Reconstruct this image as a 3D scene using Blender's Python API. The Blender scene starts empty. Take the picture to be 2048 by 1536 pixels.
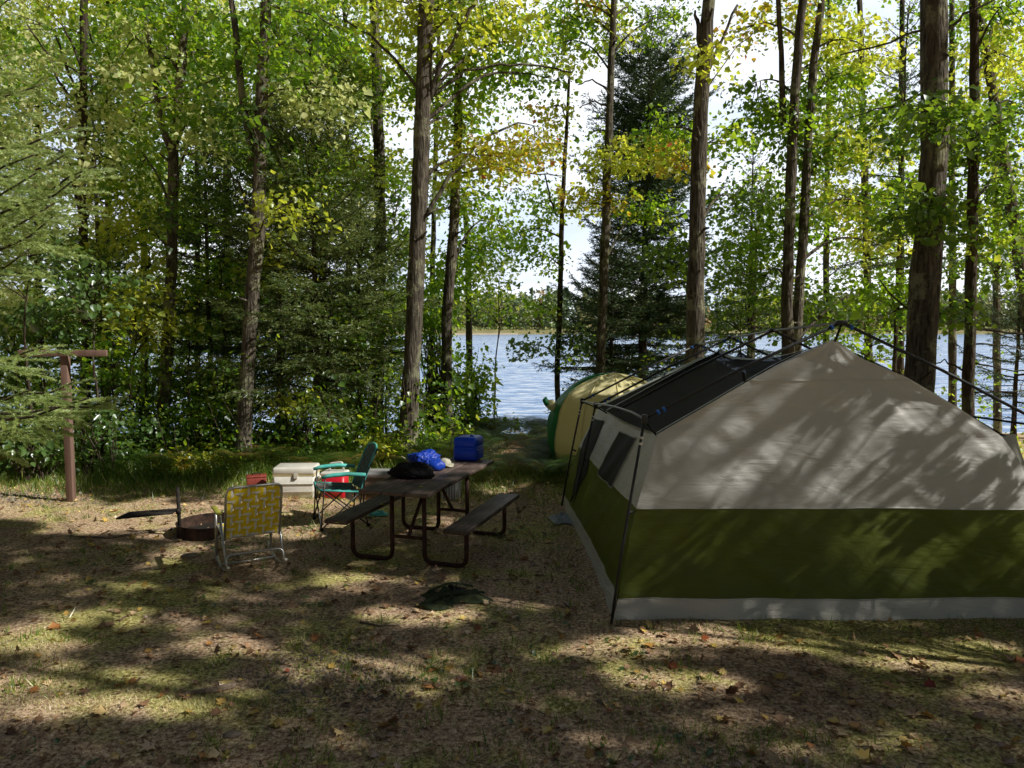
import bpy, math, random
import numpy as np
from mathutils import Vector, Matrix, noise

random.seed(7); rng = np.random.default_rng(7)
sc = bpy.context.scene
COL = sc.collection
PI = math.pi
R = math.radians

# ------------------------------------------------------------------ camera geometry
EYE = 2.3; PITCH = R(4.43); FPX = 1550.0
def ray(px, py):
    dx = (px-1024)/FPX; dz = -(py-768)/FPX
    return Vector((dx, math.cos(PITCH)+dz*math.sin(PITCH), -math.sin(PITCH)+dz*math.cos(PITCH)))
def P(px, py, Y):
    d = ray(px, py); t = Y/d.y
    return Vector((d.x*t, Y, EYE+d.z*t))
def G(px, py, z=0.0):
    d = ray(px, py); t = (z-EYE)/d.z
    return Vector((d.x*t, d.y*t, z))
def sm(a, b, x):
    t = min(1, max(0, (x-a)/(b-a))); return t*t*(3-2*t)
LAKE_Z = -1.35
def pxof(p):
    v = p-Vector((0, 0, EYE)); f = v.y*math.cos(PITCH)-v.z*math.sin(PITCH); u = v.y*math.sin(PITCH)+v.z*math.cos(PITCH)
    return 1024+FPX*v.x/f, 768-FPX*u/f
def gz(x, y):
    z = -2.3*sm(15.5, 27, y)
    z += 0.03*noise.noise(Vector((x*.5, y*.5, 0)))*sm(4, 9, math.hypot(x, y-6)+2) + 0.012*noise.noise(Vector((x*1.7, y*1.7, 3)))
    z += 0.12*math.exp(-((x+8.2)**2+(y-9.6)**2)/2.0)
    return z

cam_d = bpy.data.cameras.new('camera'); cam = bpy.data.objects.new('camera', cam_d); COL.objects.link(cam)
cam.location = (0, 0, EYE); cam.rotation_euler = (PI/2-PITCH, 0, 0)
cam_d.sensor_width = 36; cam_d.lens = 36*FPX/2048; cam_d.clip_end = 3000; cam_d.clip_start = .05
sc.camera = cam

# ------------------------------------------------------------------ light
SUN = Vector((0.82, -0.22, 0.70)).normalized()
w = bpy.data.worlds.new('World'); sc.world = w; w.use_nodes = True
nt = w.node_tree; nt.nodes.clear()
out = nt.nodes.new('ShaderNodeOutputWorld'); bg = nt.nodes.new('ShaderNodeBackground')
sky = nt.nodes.new('ShaderNodeTexSky'); sky.sky_type = 'NISHITA'; sky.sun_disc = False
sky.sun_elevation = math.asin(SUN.z); sky.sun_rotation = math.atan2(SUN.x, SUN.y)
sky.air_density = 1.0; sky.dust_density = 1.0; sky.ozone_density = 1.0
tc = nt.nodes.new('ShaderNodeTexCoord'); mp = nt.nodes.new('ShaderNodeMapping'); mp.inputs['Scale'].default_value = (1, 1, 2.2)
nz = nt.nodes.new('ShaderNodeTexNoise'); nz.inputs['Scale'].default_value = 2.6; nz.inputs['Detail'].default_value = 8; nz.inputs['Roughness'].default_value = .6
rp = nt.nodes.new('ShaderNodeValToRGB'); rp.color_ramp.elements[0].position = .36; rp.color_ramp.elements[1].position = .58
rp.color_ramp.elements[0].color = (.35,)*3+(1,); rp.color_ramp.elements[1].color = (1,)*3+(1,)
L = nt.links
# bright haze and thin cloud low over the lake (towards +Y), clear blue elsewhere
nrm = nt.nodes.new('ShaderNodeVectorMath'); nrm.operation = 'DOT_PRODUCT'; nrm.inputs[1].default_value = (0.12, 0.96, 0.2)
hz = nt.nodes.new('ShaderNodeMapRange'); hz.inputs['From Min'].default_value = .68; hz.inputs['From Max'].default_value = .84; hz.interpolation_type = 'SMOOTHSTEP'
L.new(tc.outputs['Generated'], nrm.inputs[0]); L.new(nrm.outputs['Value'], hz.inputs['Value'])
mu = nt.nodes.new('ShaderNodeMath'); mu.operation = 'MULTIPLY'
mx = nt.nodes.new('ShaderNodeMixRGB'); mx.inputs[2].default_value = (24, 25, 26.5, 1)
L.new(tc.outputs['Generated'], mp.inputs[0]); L.new(mp.outputs[0], nz.inputs[0]); L.new(nz.outputs[0], rp.inputs[0])
L.new(rp.outputs[0], mu.inputs[0]); L.new(hz.outputs[0], mu.inputs[1])
bl = nt.nodes.new('ShaderNodeMixRGB'); bl.inputs[2].default_value = (11, 15, 21.5, 1); hs_ = nt.nodes.new('ShaderNodeHueSaturation'); hs_.inputs['Saturation'].default_value = .6; hs_.inputs['Value'].default_value = .4; L.new(sky.outputs[0], hs_.inputs['Color']); L.new(hz.outputs[0], bl.inputs[0]); L.new(hs_.outputs[0], bl.inputs[1])
L.new(mu.outputs[0], mx.inputs[0]); L.new(bl.outputs[0], mx.inputs[1]); L.new(mx.outputs[0], bg.inputs[0]); L.new(bg.outputs[0], out.inputs[0])
bg.inputs[1].default_value = 0.05
sd = bpy.data.lights.new('sun', 'SUN'); sd.energy = 5.0; sd.angle = R(.53); sd.color = (1, .955, .86)
so = bpy.data.objects.new('sun', sd); COL.objects.link(so); so.location = (20, -10, 30)
so.rotation_euler = (-SUN).to_track_quat('-Z', 'Y').to_euler()
sc.view_settings.view_transform = 'Standard'; sc.view_settings.look = 'None'; sc.view_settings.exposure = 0; sc.view_settings.gamma = 1
sc.cycles.max_bounces = 6; sc.cycles.diffuse_bounces = 3; sc.cycles.glossy_bounces = 2; sc.cycles.transmission_bounces = 3
sc.cycles.transparent_max_bounces = 8; sc.cycles.use_denoising = True; sc.cycles.sample_clamp_indirect = 6
sc.cycles.use_adaptive_sampling = True; sc.cycles.adaptive_threshold = 0.02

# ------------------------------------------------------------------ materials
def newmat(name):
    m = bpy.data.materials.new(name); m.use_nodes = True
    n = m.node_tree; b = n.nodes['Principled BSDF']; return m, n, b
def ramp(n, stops):
    r = n.nodes.new('ShaderNodeValToRGB'); e = r.color_ramp.elements
    while len(e) < len(stops): e.new(0.5)
    for k, (p, c) in enumerate(stops):
        e[k].position = p; e[k].color = (c[0], c[1], c[2], 1)
    return r
def surf(name, c1, c2, scale=20, rough=.7, bump=.2, stretch=(1, 1, 1), metal=0, detail=6, mid=None, bdist=.01, spec=.3, coord='Object'):
    m, n, b = newmat(name)
    t = n.nodes.new('ShaderNodeTexCoord'); mp = n.nodes.new('ShaderNodeMapping'); mp.inputs['Scale'].default_value = stretch
    z = n.nodes.new('ShaderNodeTexNoise'); z.inputs['Scale'].default_value = scale; z.inputs['Detail'].default_value = detail; z.inputs['Roughness'].default_value = .65
    n.links.new(t.outputs[coord], mp.inputs[0]); n.links.new(mp.outputs[0], z.inputs[0])
    st = [(.32, c1), (.68, c2)] if mid is None else [(.3, c1), (.5, mid), (.7, c2)]
    r = ramp(n, st); n.links.new(z.outputs[0], r.inputs[0]); n.links.new(r.outputs[0], b.inputs['Base Color'])
    b.inputs['Roughness'].default_value = rough; b.inputs['Metallic'].default_value = metal; b.inputs['Specular IOR Level'].default_value = spec
    if bump:
        bp = n.nodes.new('ShaderNodeBump'); bp.inputs['Strength'].default_value = bump; bp.inputs['Distance'].default_value = bdist
        n.links.new(z.outputs[0], bp.inputs['Height']); n.links.new(bp.outputs[0], b.inputs['Normal'])
    return m
def leafmat(name, stops, tstops, tmix=.5, gloss=.05):
    m = bpy.data.materials.new(name); m.use_nodes = True; n = m.node_tree; n.nodes.clear()
    o = n.nodes.new('ShaderNodeOutputMaterial'); at = n.nodes.new('ShaderNodeAttribute'); at.attribute_name = 'rnd'
    r1 = ramp(n, stops); r2 = ramp(n, tstops); d = n.nodes.new('ShaderNodeBsdfDiffuse'); t = n.nodes.new('ShaderNodeBsdfTranslucent')
    g = n.nodes.new('ShaderNodeBsdfGlossy'); g.inputs['Roughness'].default_value = .38; g.inputs['Color'].default_value = (.9, .95, 1, 1)
    a = n.nodes.new('ShaderNodeMixShader'); a.inputs[0].default_value = tmix; c = n.nodes.new('ShaderNodeMixShader'); c.inputs[0].default_value = gloss
    n.links.new(at.outputs['Fac'], r1.inputs[0]); n.links.new(at.outputs['Fac'], r2.inputs[0])
    n.links.new(r1.outputs[0], d.inputs[0]); n.links.new(r2.outputs[0], t.inputs[0])
    n.links.new(d.outputs[0], a.inputs[1]); n.links.new(t.outputs[0], a.inputs[2]); n.links.new(a.outputs[0], c.inputs[1]); n.links.new(g.outputs[0], c.inputs[2])
    n.links.new(c.outputs[0], o.inputs[0]); return m
def fabric(name, c1, c2, trans=.2, tcol=None, rough=.5, wr=.35, dist=.03, spec=.35):
    m, n, b = newmat(name)
    t = n.nodes.new('ShaderNodeTexCoord')
    z = n.nodes.new('ShaderNodeTexNoise'); z.inputs['Scale'].default_value = 1.3; z.inputs['Detail'].default_value = 5
    n.links.new(t.outputs['Object'], z.inputs[0]); r = ramp(n, [(.3, c1), (.7, c2)]); n.links.new(z.outputs[0], r.inputs[0]); n.links.new(r.outputs[0], b.inputs['Base Color'])
    mp = n.nodes.new('ShaderNodeMapping'); mp.inputs['Rotation'].default_value = (0, R(38), 0); mp.inputs['Scale'].default_value = (.9, .9, 3.4)
    z2 = n.nodes.new('ShaderNodeTexNoise'); z2.inputs['Scale'].default_value = 2.0; z2.inputs['Detail'].default_value = 5; z2.inputs['Distortion'].default_value = .7; z2.inputs['Roughness'].default_value = .6
    n.links.new(t.outputs['Object'], mp.inputs[0]); n.links.new(mp.outputs[0], z2.inputs[0])
    bp = n.nodes.new('ShaderNodeBump'); bp.inputs['Strength'].default_value = wr; bp.inputs['Distance'].default_value = dist
    n.links.new(z2.outputs[0], bp.inputs['Height']); n.links.new(bp.outputs[0], b.inputs['Normal'])
    b.inputs['Roughness'].default_value = rough; b.inputs['Specular IOR Level'].default_value = spec
    if trans:
        o = n.nodes['Material Output']; tr = n.nodes.new('ShaderNodeBsdfTranslucent'); tr.inputs[0].default_value = (*(tcol or c2), 1)
        n.links.new(bp.outputs[0], tr.inputs['Normal'])
        mxs = n.nodes.new('ShaderNodeMixShader'); mxs.inputs[0].default_value = trans
        n.links.new(b.outputs[0], mxs.inputs[1]); n.links.new(tr.outputs[0], mxs.inputs[2]); n.links.new(mxs.outputs[0], o.inputs[0])
    return m
def barkmat(name, dark, light, lichen):
    m, n, b = newmat(name)
    t = n.nodes.new('ShaderNodeTexCoord'); mp = n.nodes.new('ShaderNodeMapping'); mp.inputs['Scale'].default_value = (1, 1, .16)
    z = n.nodes.new('ShaderNodeTexNoise'); z.inputs['Scale'].default_value = 26; z.inputs['Detail'].default_value = 8; z.inputs['Distortion'].default_value = .4; z.inputs['Roughness'].default_value = .7
    v = n.nodes.new('ShaderNodeTexVoronoi'); v.inputs['Scale'].default_value = 22; v.feature = 'DISTANCE_TO_EDGE'
    n.links.new(t.outputs['Object'], mp.inputs[0]); n.links.new(mp.outputs[0], z.inputs[0]); n.links.new(mp.outputs[0], v.inputs[0])
    r = ramp(n, [(.33, dark), (.66, light)]); n.links.new(z.outputs[0], r.inputs[0])
    z2 = n.nodes.new('ShaderNodeTexNoise'); z2.inputs['Scale'].default_value = 2.6; z2.inputs['Detail'].default_value = 6; z2.inputs['Roughness'].default_value = .7
    n.links.new(t.outputs['Object'], z2.inputs[0]); r2 = ramp(n, [(.53, (0, 0, 0)), (.60, (.8, .8, .8))]); n.links.new(z2.outputs[0], r2.inputs[0])
    mx = n.nodes.new('ShaderNodeMixRGB'); mx.inputs[2].default_value = (*lichen, 1)
    n.links.new(r2.outputs[0], mx.inputs[0]); n.links.new(r.outputs[0], mx.inputs[1]); n.links.new(mx.outputs[0], b.inputs['Base Color'])
    ad = n.nodes.new('ShaderNodeMath'); ad.operation = 'MULTIPLY_ADD'; ad.inputs[1].default_value = 1.6
    n.links.new(v.outputs['Distance'], ad.inputs[0]); n.links.new(z.outputs[0], ad.inputs[2])
    bp = n.nodes.new('ShaderNodeBump'); bp.inputs['Strength'].default_value = .9; bp.inputs['Distance'].default_value = .02
    n.links.new(ad.outputs[0], bp.inputs['Height']); n.links.new(bp.outputs[0], b.inputs['Normal'])
    b.inputs['Roughness'].default_value = .9; b.inputs['Specular IOR Level'].default_value = .15
    return m

M = {}
M['bark'] = barkmat('maple bark', (.010, .0085, .007), (.17, .145, .115), (.26, .26, .17))
M['barkd'] = barkmat('dark bark', (.014, .01, .008), (.10, .075, .055), (.12, .13, .07))
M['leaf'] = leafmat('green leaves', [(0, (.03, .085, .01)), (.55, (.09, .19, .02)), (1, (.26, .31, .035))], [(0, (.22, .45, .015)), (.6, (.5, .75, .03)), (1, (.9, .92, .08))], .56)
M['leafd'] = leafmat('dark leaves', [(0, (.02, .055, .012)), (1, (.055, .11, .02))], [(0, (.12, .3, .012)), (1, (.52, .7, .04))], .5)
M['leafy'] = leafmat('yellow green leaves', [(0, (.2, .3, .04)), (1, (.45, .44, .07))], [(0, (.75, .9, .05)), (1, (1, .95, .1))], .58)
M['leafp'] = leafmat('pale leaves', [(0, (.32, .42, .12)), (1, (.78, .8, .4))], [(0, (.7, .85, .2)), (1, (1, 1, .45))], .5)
M['leafo'] = leafmat('turning leaves', [(0, (.14, .2, .02)), (.6, (.34, .34, .04)), (.88, (.42, .22, .04)), (1, (.4, .1, .05))], [(0, (.45, .65, .03)), (.6, (1, .9, .06)), (.88, (1, .5, .06)), (1, (.85, .2, .1))], .55)
M['leafb'] = leafmat('broad shrub leaves', [(0, (.05, .12, .025)), (1, (.12, .22, .045))], [(0, (.16, .3, .03)), (1, (.36, .48, .07))], .4, .1)
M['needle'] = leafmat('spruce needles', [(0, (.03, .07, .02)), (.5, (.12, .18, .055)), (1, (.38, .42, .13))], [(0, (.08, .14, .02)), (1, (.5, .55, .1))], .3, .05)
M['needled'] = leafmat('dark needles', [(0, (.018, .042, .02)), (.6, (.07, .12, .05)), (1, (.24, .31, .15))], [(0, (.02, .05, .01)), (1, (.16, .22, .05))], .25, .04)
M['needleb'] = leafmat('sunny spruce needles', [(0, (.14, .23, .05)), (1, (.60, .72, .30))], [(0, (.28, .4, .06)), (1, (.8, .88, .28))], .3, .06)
M['fern'] = leafmat('fern fronds', [(0, (.04, .09, .015)), (.75, (.1, .16, .03)), (1, (.26, .17, .05))], [(0, (.15, .28, .02)), (.75, (.3, .42, .04)), (1, (.55, .38, .08))], .45)
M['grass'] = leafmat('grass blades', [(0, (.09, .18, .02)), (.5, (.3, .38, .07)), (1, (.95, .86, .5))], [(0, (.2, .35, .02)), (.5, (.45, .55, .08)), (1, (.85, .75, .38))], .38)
M['litter'] = leafmat('fallen leaves', [(0, (.16, .08, .04)), (.35, (.42, .24, .13)), (.6, (.8, .58, .36)), (.8, (.85, .62, .15)), (.95, (.42, .14, .05)), (1, (.45, .03, .03))], [(0, (.05, .03, .01)), (1, (.3, .12, .03))], .2)
M['stone'] = surf('stone', (.13, .1, .075), (.42, .34, .26), 14, .85, .5)
M['twig'] = surf('dead twig', (.12, .08, .055), (.36, .29, .22), 30, .9, .3)
M['twigd'] = surf('dead spruce twig', (.03, .02, .015), (.11, .08, .055), 30, .9, .3)
M['beige'] = fabric('beige tent fabric', (.80, .80, .77), (.88, .88, .85), .26, (.8, .77, .68), .42, .45, .04, .45)
M['olive'] = fabric('olive tent fabric', (.11, .135, .018), (.135, .17, .026), .32, (.42, .54, .04), .4, .45, .04, .5)
M['skirt'] = fabric('grey tent skirt', (.78, .75, .66), (.86, .83, .74), .1, (.4, .38, .3), .34, .9, .04, .6)
M['trim'] = fabric('pale tent trim', (.42, .45, .40), (.5, .52, .46), .1, None, .6, .1, .01)
M['mesh'] = fabric('black tent mesh', (.006, .007, .008), (.011, .012, .013), 0, None, .9, .1, .01, .08)
n_ = M['mesh'].node_tree; o_ = n_.nodes['Material Output']; src = n_.nodes['Principled BSDF'].outputs[0]; tp_ = n_.nodes.new('ShaderNodeBsdfTransparent'); mm_ = n_.nodes.new('ShaderNodeMixShader'); mm_.inputs[0].default_value = .07
n_.links.new(src, mm_.inputs[1]); n_.links.new(tp_.outputs[0], mm_.inputs[2]); n_.links.new(mm_.outputs[0], o_.inputs[0])
M['screen'] = fabric('window mesh', (.035, .036, .036), (.05, .05, .048), .1, (.06, .06, .06), .7, .2, .01, .2)
M['yellow'] = fabric('yellow nylon', (.88, .80, .42), (.95, .88, .52), .3, (.98, .88, .45), .5, .25, .03)
M['green'] = fabric('green nylon', (.012, .16, .06), (.02, .22, .085), .2, (.02, .3, .08), .5, .2, .02)
M['pole'] = surf('black steel pole', (.012, .012, .014), (.03, .03, .033), 30, .4, .05, spec=.5)
M['polegrey'] = surf('grey eave bar', (.3, .32, .35), (.42, .44, .47), 30, .4, .05)
M['white'] = surf('white plastic', (.66, .64, .58), (.82, .8, .75), 5, .45, .08, bdist=.004)
M['cream'] = surf('yellowed plastic', (.6, .5, .25), (.72, .62, .35), 8, .5, .05)
M['blueclip'] = surf('blue plastic', (.01, .1, .45), (.02, .15, .6), 12, .4, .05)
M['blue'] = surf('blue nylon', (.003, .03, .30), (.008, .06, .5), 9, .45, .6, bdist=.01, spec=.4)
M['bluejug'] = surf('blue water jug plastic', (.003, .05, .55), (.008, .09, .85), 5, .35, .15, bdist=.006, spec=.5)
M['black'] = surf('black cloth', (.006, .006, .007), (.02, .02, .022), 14, .8, .6)
M['hat'] = surf('cream cloth', (.42, .4, .3), (.6, .58, .46), 14, .8, .4)
M['alu'] = surf('aluminium tube', (.5, .5, .5), (.72, .72, .7), 40, .35, .05, metal=.85)
M['webyel'] = surf('yellow webbing', (.85, .62, .02), (1, .78, .04), 60, .6, .15)
M['webwhite'] = surf('white webbing', (.78, .78, .73), (.92, .92, .87), 60, .6, .15)
M['armyel'] = surf('yellow armrest', (.5, .5, .08), (.62, .6, .12), 12, .5, .05)
M['teal'] = surf('teal piping', (.06, .42, .38), (.15, .58, .52), 12, .55, .1)
M['greyfab'] = surf('grey chair fabric', (.12, .105, .10), (.2, .18, .17), 22, .8, .2)
M['red'] = surf('red cooler plastic', (.5, .008, .02), (.66, .015, .035), 8, .4, .05, spec=.5)
M['redbox'] = surf('faded red paint', (.22, .04, .03), (.34, .08, .055), 10, .55, .2)
M['steel'] = surf('rusty painted steel', (.035, .016, .012), (.11, .045, .03), 18, .6, .25)
M['rust'] = surf('rusty iron', (.015, .009, .007), (.09, .05, .035), 12, .85, .5)
M['char'] = surf('charred iron', (.008, .007, .006), (.03, .024, .02), 16, .8, .5)
M['post'] = surf('brown painted timber', (.13, .078, .06), (.25, .16, .13), 9, .75, .3, (1, 1, .12))
M['camo'] = surf('camouflage cloth', (.012, .02, .01), (.09, .11, .04), 22, .8, .4, mid=(.035, .05, .02))
M['tarp'] = surf('pale blue groundsheet', (.38, .42, .45), (.52, .56, .6), 9, .5, .4)
M['bodytan'] = surf('tan cooler body', (.2, .17, .12), (.28, .25, .18), 8, .6, .1)
M['grey'] = surf('grey ribbed plastic', (.3, .3, .31), (.45, .45, .46), 8, .5, .1)

def plankmat(name, c1, c2):
    m, n, b = newmat(name)
    t = n.nodes.new('ShaderNodeTexCoord'); mp = n.nodes.new('ShaderNodeMapping'); mp.inputs['Scale'].default_value = (9, .5, 9)
    z = n.nodes.new('ShaderNodeTexNoise'); z.inputs['Scale'].default_value = 8; z.inputs['Detail'].default_value = 8
    n.links.new(t.outputs['Object'], mp.inputs[0]); n.links.new(mp.outputs[0], z.inputs[0])
    z2 = n.nodes.new('ShaderNodeTexNoise'); z2.inputs['Scale'].default_value = 3; z2.inputs['Detail'].default_value = 5; n.links.new(t.outputs['Object'], z2.inputs[0])
    a = n.nodes.new('ShaderNodeMath'); a.operation = 'MULTIPLY_ADD'; a.inputs[1].default_value = .5
    a2 = n.nodes.new('ShaderNodeMath'); a2.operation = 'MULTIPLY'; a2.inputs[1].default_value = .5
    n.links.new(z.outputs[0], a2.inputs[0]); n.links.new(z2.outputs[0], a.inputs[0]); n.links.new(a2.outputs[0], a.inputs[2])
    r = ramp(n, [(.38, c1), (.62, c2)]); n.links.new(a.outputs[0], r.inputs[0]); n.links.new(r.outputs[0], b.inputs['Base Color'])
    bp = n.nodes.new('ShaderNodeBump'); bp.inputs['Strength'].default_value = .4; bp.inputs['Distance'].default_value = .004
    n.links.new(z.outputs[0], bp.inputs['Height']); n.links.new(bp.outputs[0], b.inputs['Normal']); b.inputs['Roughness'].default_value = .62; b.inputs['Specular IOR Level'].default_value = .35
    return m
M['plank'] = plankmat('weathered stained planks', (.04, .025, .02), (.22, .16, .135))

# ground
def groundmat():
    m, n, b = newmat('forest floor'); lk = n.links
    t = n.nodes.new('ShaderNodeTexCoord')
    def nz(s, d=8, r=.6, dist=0):
        z = n.nodes.new('ShaderNodeTexNoise'); z.inputs['Scale'].default_value = s; z.inputs['Detail'].default_value = d; z.inputs['Roughness'].default_value = r; z.inputs['Distortion'].default_value = dist
        lk.new(t.outputs['Object'], z.inputs[0]); return z
    big = nz(.55, 5, .55, .5); med = nz(2.6, 6, .6, .4); fine = nz(34, 8, .75); vf = nz(120, 4, .7)
    dirt = ramp(n, [(.37, (.10, .06, .034)), (.51, (.58, .40, .26)), (.65, (1, .82, .6))]); lk.new(fine.outputs[0], dirt.inputs[0])
    moss = ramp(n, [(.37, (.10, .10, .025)), (.51, (.5, .47, .14)), (.65, (1, .92, .46))]); lk.new(fine.outputs[0], moss.inputs[0])
    s = n.nodes.new('ShaderNodeMath'); s.operation = 'ADD'; s2 = n.nodes.new('ShaderNodeMath'); s2.operation = 'MULTIPLY'; s2.inputs[1].default_value = .6
    lk.new(med.outputs[0], s2.inputs[0]); lk.new(big.outputs[0], s.inputs[0]); lk.new(s2.outputs[0], s.inputs[1])
    k = ramp(n, [(.79, (0, 0, 0)), (.92, (.9, .9, .9))]); lk.new(s.outputs[0], k.inputs[0])
    mx = n.nodes.new('ShaderNodeMixRGB'); lk.new(k.outputs[0], mx.inputs[0]); lk.new(dirt.outputs[0], mx.inputs[1]); lk.new(moss.outputs[0], mx.inputs[2])
    # pale and reddish specks
    v = n.nodes.new('ShaderNodeTexVoronoi'); v.inputs['Scale'].default_value = 38; lk.new(t.outputs['Object'], v.inputs[0])
    sp = ramp(n, [(0, (1, 1, 1)), (.09, (1, 1, 1)), (.16, (0, 0, 0))]); lk.new(v.outputs['Distance'], sp.inputs[0])
    hs = n.nodes.new('ShaderNodeMixRGB'); hs.blend_type = 'MIX'; hs.inputs[0].default_value = .85; lk.new(v.outputs['Color'], hs.inputs[1]); hs.inputs[2].default_value = (.3, .2, .13, 1)
    mm = n.nodes.new('ShaderNodeMath'); mm.operation = 'MULTIPLY'; mm.inputs[1].default_value = .55; lk.new(sp.outputs[0], mm.inputs[0])
    mx2 = n.nodes.new('ShaderNodeMixRGB'); lk.new(mm.outputs[0], mx2.inputs[0]); lk.new(mx.outputs[0], mx2.inputs[1]); lk.new(hs.outputs[0], mx2.inputs[2])
    lk.new(mx2.outputs[0], b.inputs['Base Color']); b.inputs['Roughness'].default_value = .95; b.inputs['Specular IOR Level'].default_value = .1
    ad = n.nodes.new('ShaderNodeMath'); ad.operation = 'MULTIPLY_ADD'; ad.inputs[1].default_value = .35; lk.new(vf.outputs[0], ad.inputs[0]); lk.new(fine.outputs[0], ad.inputs[2])
    bp = n.nodes.new('ShaderNodeBump'); bp.inputs['Strength'].default_value = .7; bp.inputs['Distance'].default_value = .025
    lk.new(ad.outputs[0], bp.inputs['Height']); lk.new(bp.outputs[0], b.inputs['Normal']); return m
M['ground'] = groundmat()
def watermat():
    m, n, b = newmat('lake water'); lk = n.links
    t = n.nodes.new('ShaderNodeTexCoord'); mp = n.nodes.new('ShaderNodeMapping'); mp.inputs['Scale'].default_value = (.45, 1.2, 1); mp.inputs['Rotation'].default_value = (0, 0, R(8))
    z = n.nodes.new('ShaderNodeTexNoise'); z.inputs['Scale'].default_value = 1.7; z.inputs['Detail'].default_value = 6; z.inputs['Roughness'].default_value = .6
    lk.new(t.outputs['Object'], mp.inputs[0]); lk.new(mp.outputs[0], z.inputs[0])
    bp = n.nodes.new('ShaderNodeBump'); bp.inputs['Strength'].default_value = .7; bp.inputs['Distance'].default_value = .3
    lk.new(z.outputs[0], bp.inputs['Height']); lk.new(bp.outputs[0], b.inputs['Normal'])
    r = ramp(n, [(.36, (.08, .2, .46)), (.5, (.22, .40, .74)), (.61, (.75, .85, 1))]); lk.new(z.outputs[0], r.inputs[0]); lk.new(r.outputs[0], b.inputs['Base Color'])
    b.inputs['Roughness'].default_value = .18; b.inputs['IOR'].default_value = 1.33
    return m
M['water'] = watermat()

# ------------------------------------------------------------------ object helpers
def tag(o, label=None, cat=None, group=None, kind=None):
    if label: o['label'] = label
    if cat: o['category'] = cat
    if group: o['group'] = group
    if kind: o['kind'] = kind
    return o
def empty(name, loc=(0, 0, 0), rz=0, label=None, cat=None, group=None):
    o = bpy.data.objects.new(name, None); COL.objects.link(o); o.location = loc; o.rotation_euler = (0, 0, rz); o.empty_display_size = .1
    return tag(o, label, cat, group)
class MB:
    def __init__(s): s.v = []; s.f = []; s.m = []; s.sm = []
    def add(s, vs, fs, mi=0, smooth=False):
        b = len(s.v); s.v += [tuple(p) for p in vs]; s.f += [tuple(b+i for i in f) for f in fs]; s.m += [mi]*len(fs); s.sm += [smooth]*len(fs)
    def box(s, c, size, rz=0, mi=0, rot=None, bev=0.0):
        hx, hy, hz = [k/2 for k in size]; Rm = rot or Matrix.Rotation(rz, 3, 'Z'); c = Vector(c)
        if bev <= 0:
            vs = [c+Rm@Vector((x*hx, y*hy, z*hz)) for z in (-1, 1) for y in (-1, 1) for x in (-1, 1)]
            s.add(vs, [(0, 2, 3, 1), (4, 5, 7, 6), (0, 1, 5, 4), (2, 6, 7, 3), (0, 4, 6, 2), (1, 3, 7, 5)], mi); return
        # rounded prism: rounded rectangle section with bevelled top and bottom
        n = 4; ring = []
        for (cx, cy, a0) in ((hx-bev, hy-bev, 0), (-hx+bev, hy-bev, 90), (-hx+bev, -hy+bev, 180), (hx-bev, -hy+bev, 270)):
            for k in range(n): a = R(a0+90*k/(n-1)); ring.append((cx, cy, math.cos(a), math.sin(a)))
        lv = [(-hz, -bev), (-hz+bev*.3, -bev*.3), (-hz+bev, 0), (hz-bev, 0), (hz-bev*.3, -bev*.3), (hz, -bev)]
        vs = []
        for (z, off) in lv:
            for (cx, cy, ax, ay) in ring: vs.append(c+Rm@Vector((cx+ax*(bev+off), cy+ay*(bev+off), z)))
        N = len(ring); fs = []
        for k in range(len(lv)-1):
            for i in range(N): fs.append((k*N+i, k*N+(i+1) % N, (k+1)*N+(i+1) % N, (k+1)*N+i))
        fs.append(tuple(range(N-1, -1, -1))); fs.append(tuple((len(lv)-1)*N+i for i in range(N)))
        s.add(vs, fs, mi, True)
    def tube(s, pts, r, n=8, mi=0, cap=True, smooth=True):
        pts = [Vector(p) for p in pts]; rs = r if hasattr(r, '__len__') else [r]*len(pts)
        vs = []; ref = Vector((0, 0, 1)); prev = None
        for i, p in enumerate(pts):
            t = (pts[min(i+1, len(pts)-1)]-pts[max(i-1, 0)]).normalized()
            if prev is None:
                a = t.cross(ref if abs(t.z) < .9 else Vector((1, 0, 0))).normalized()
            else:
                a = (prev-t*prev.dot(t)).normalized()
            prev = a; bb = t.cross(a)
            for k in range(n):
                an = 2*PI*k/n; vs.append(p+(a*math.cos(an)+bb*math.sin(an))*rs[i])
        fs = [(i*n+k, i*n+(k+1) % n, (i+1)*n+(k+1) % n, (i+1)*n+k) for i in range(len(pts)-1) for k in range(n)]
        if cap: fs += [tuple(range(n-1, -1, -1)), tuple((len(pts)-1)*n+k for k in range(n))]
        s.add(vs, fs, mi, smooth)
    def grid(s, fn, nu, nv, mi=0, smooth=True):
        vs = [fn(i/nu, j/nv) for j in range(nv+1) for i in range(nu+1)]
        fs = [(j*(nu+1)+i, j*(nu+1)+i+1, (j+1)*(nu+1)+i+1, (j+1)*(nu+1)+i) for j in range(nv) for i in range(nu)]
        s.add(vs, fs, mi, smooth)
    def build(s, name, mats, parent=None, loc=None):
        me = bpy.data.meshes.new(name); me.from_pydata(s.v, [], s.f)
        if not isinstance(mats, (list, tuple)): mats = [mats]
        for m in mats: me.materials.append(m)
        me.polygons.foreach_set('material_index', s.m); me.polygons.foreach_set('use_smooth', s.sm); me.update()
        o = bpy.data.objects.new(name, me); COL.objects.link(o)
        if parent: o.parent = parent
        if loc: o.location = loc
        return o
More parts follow.
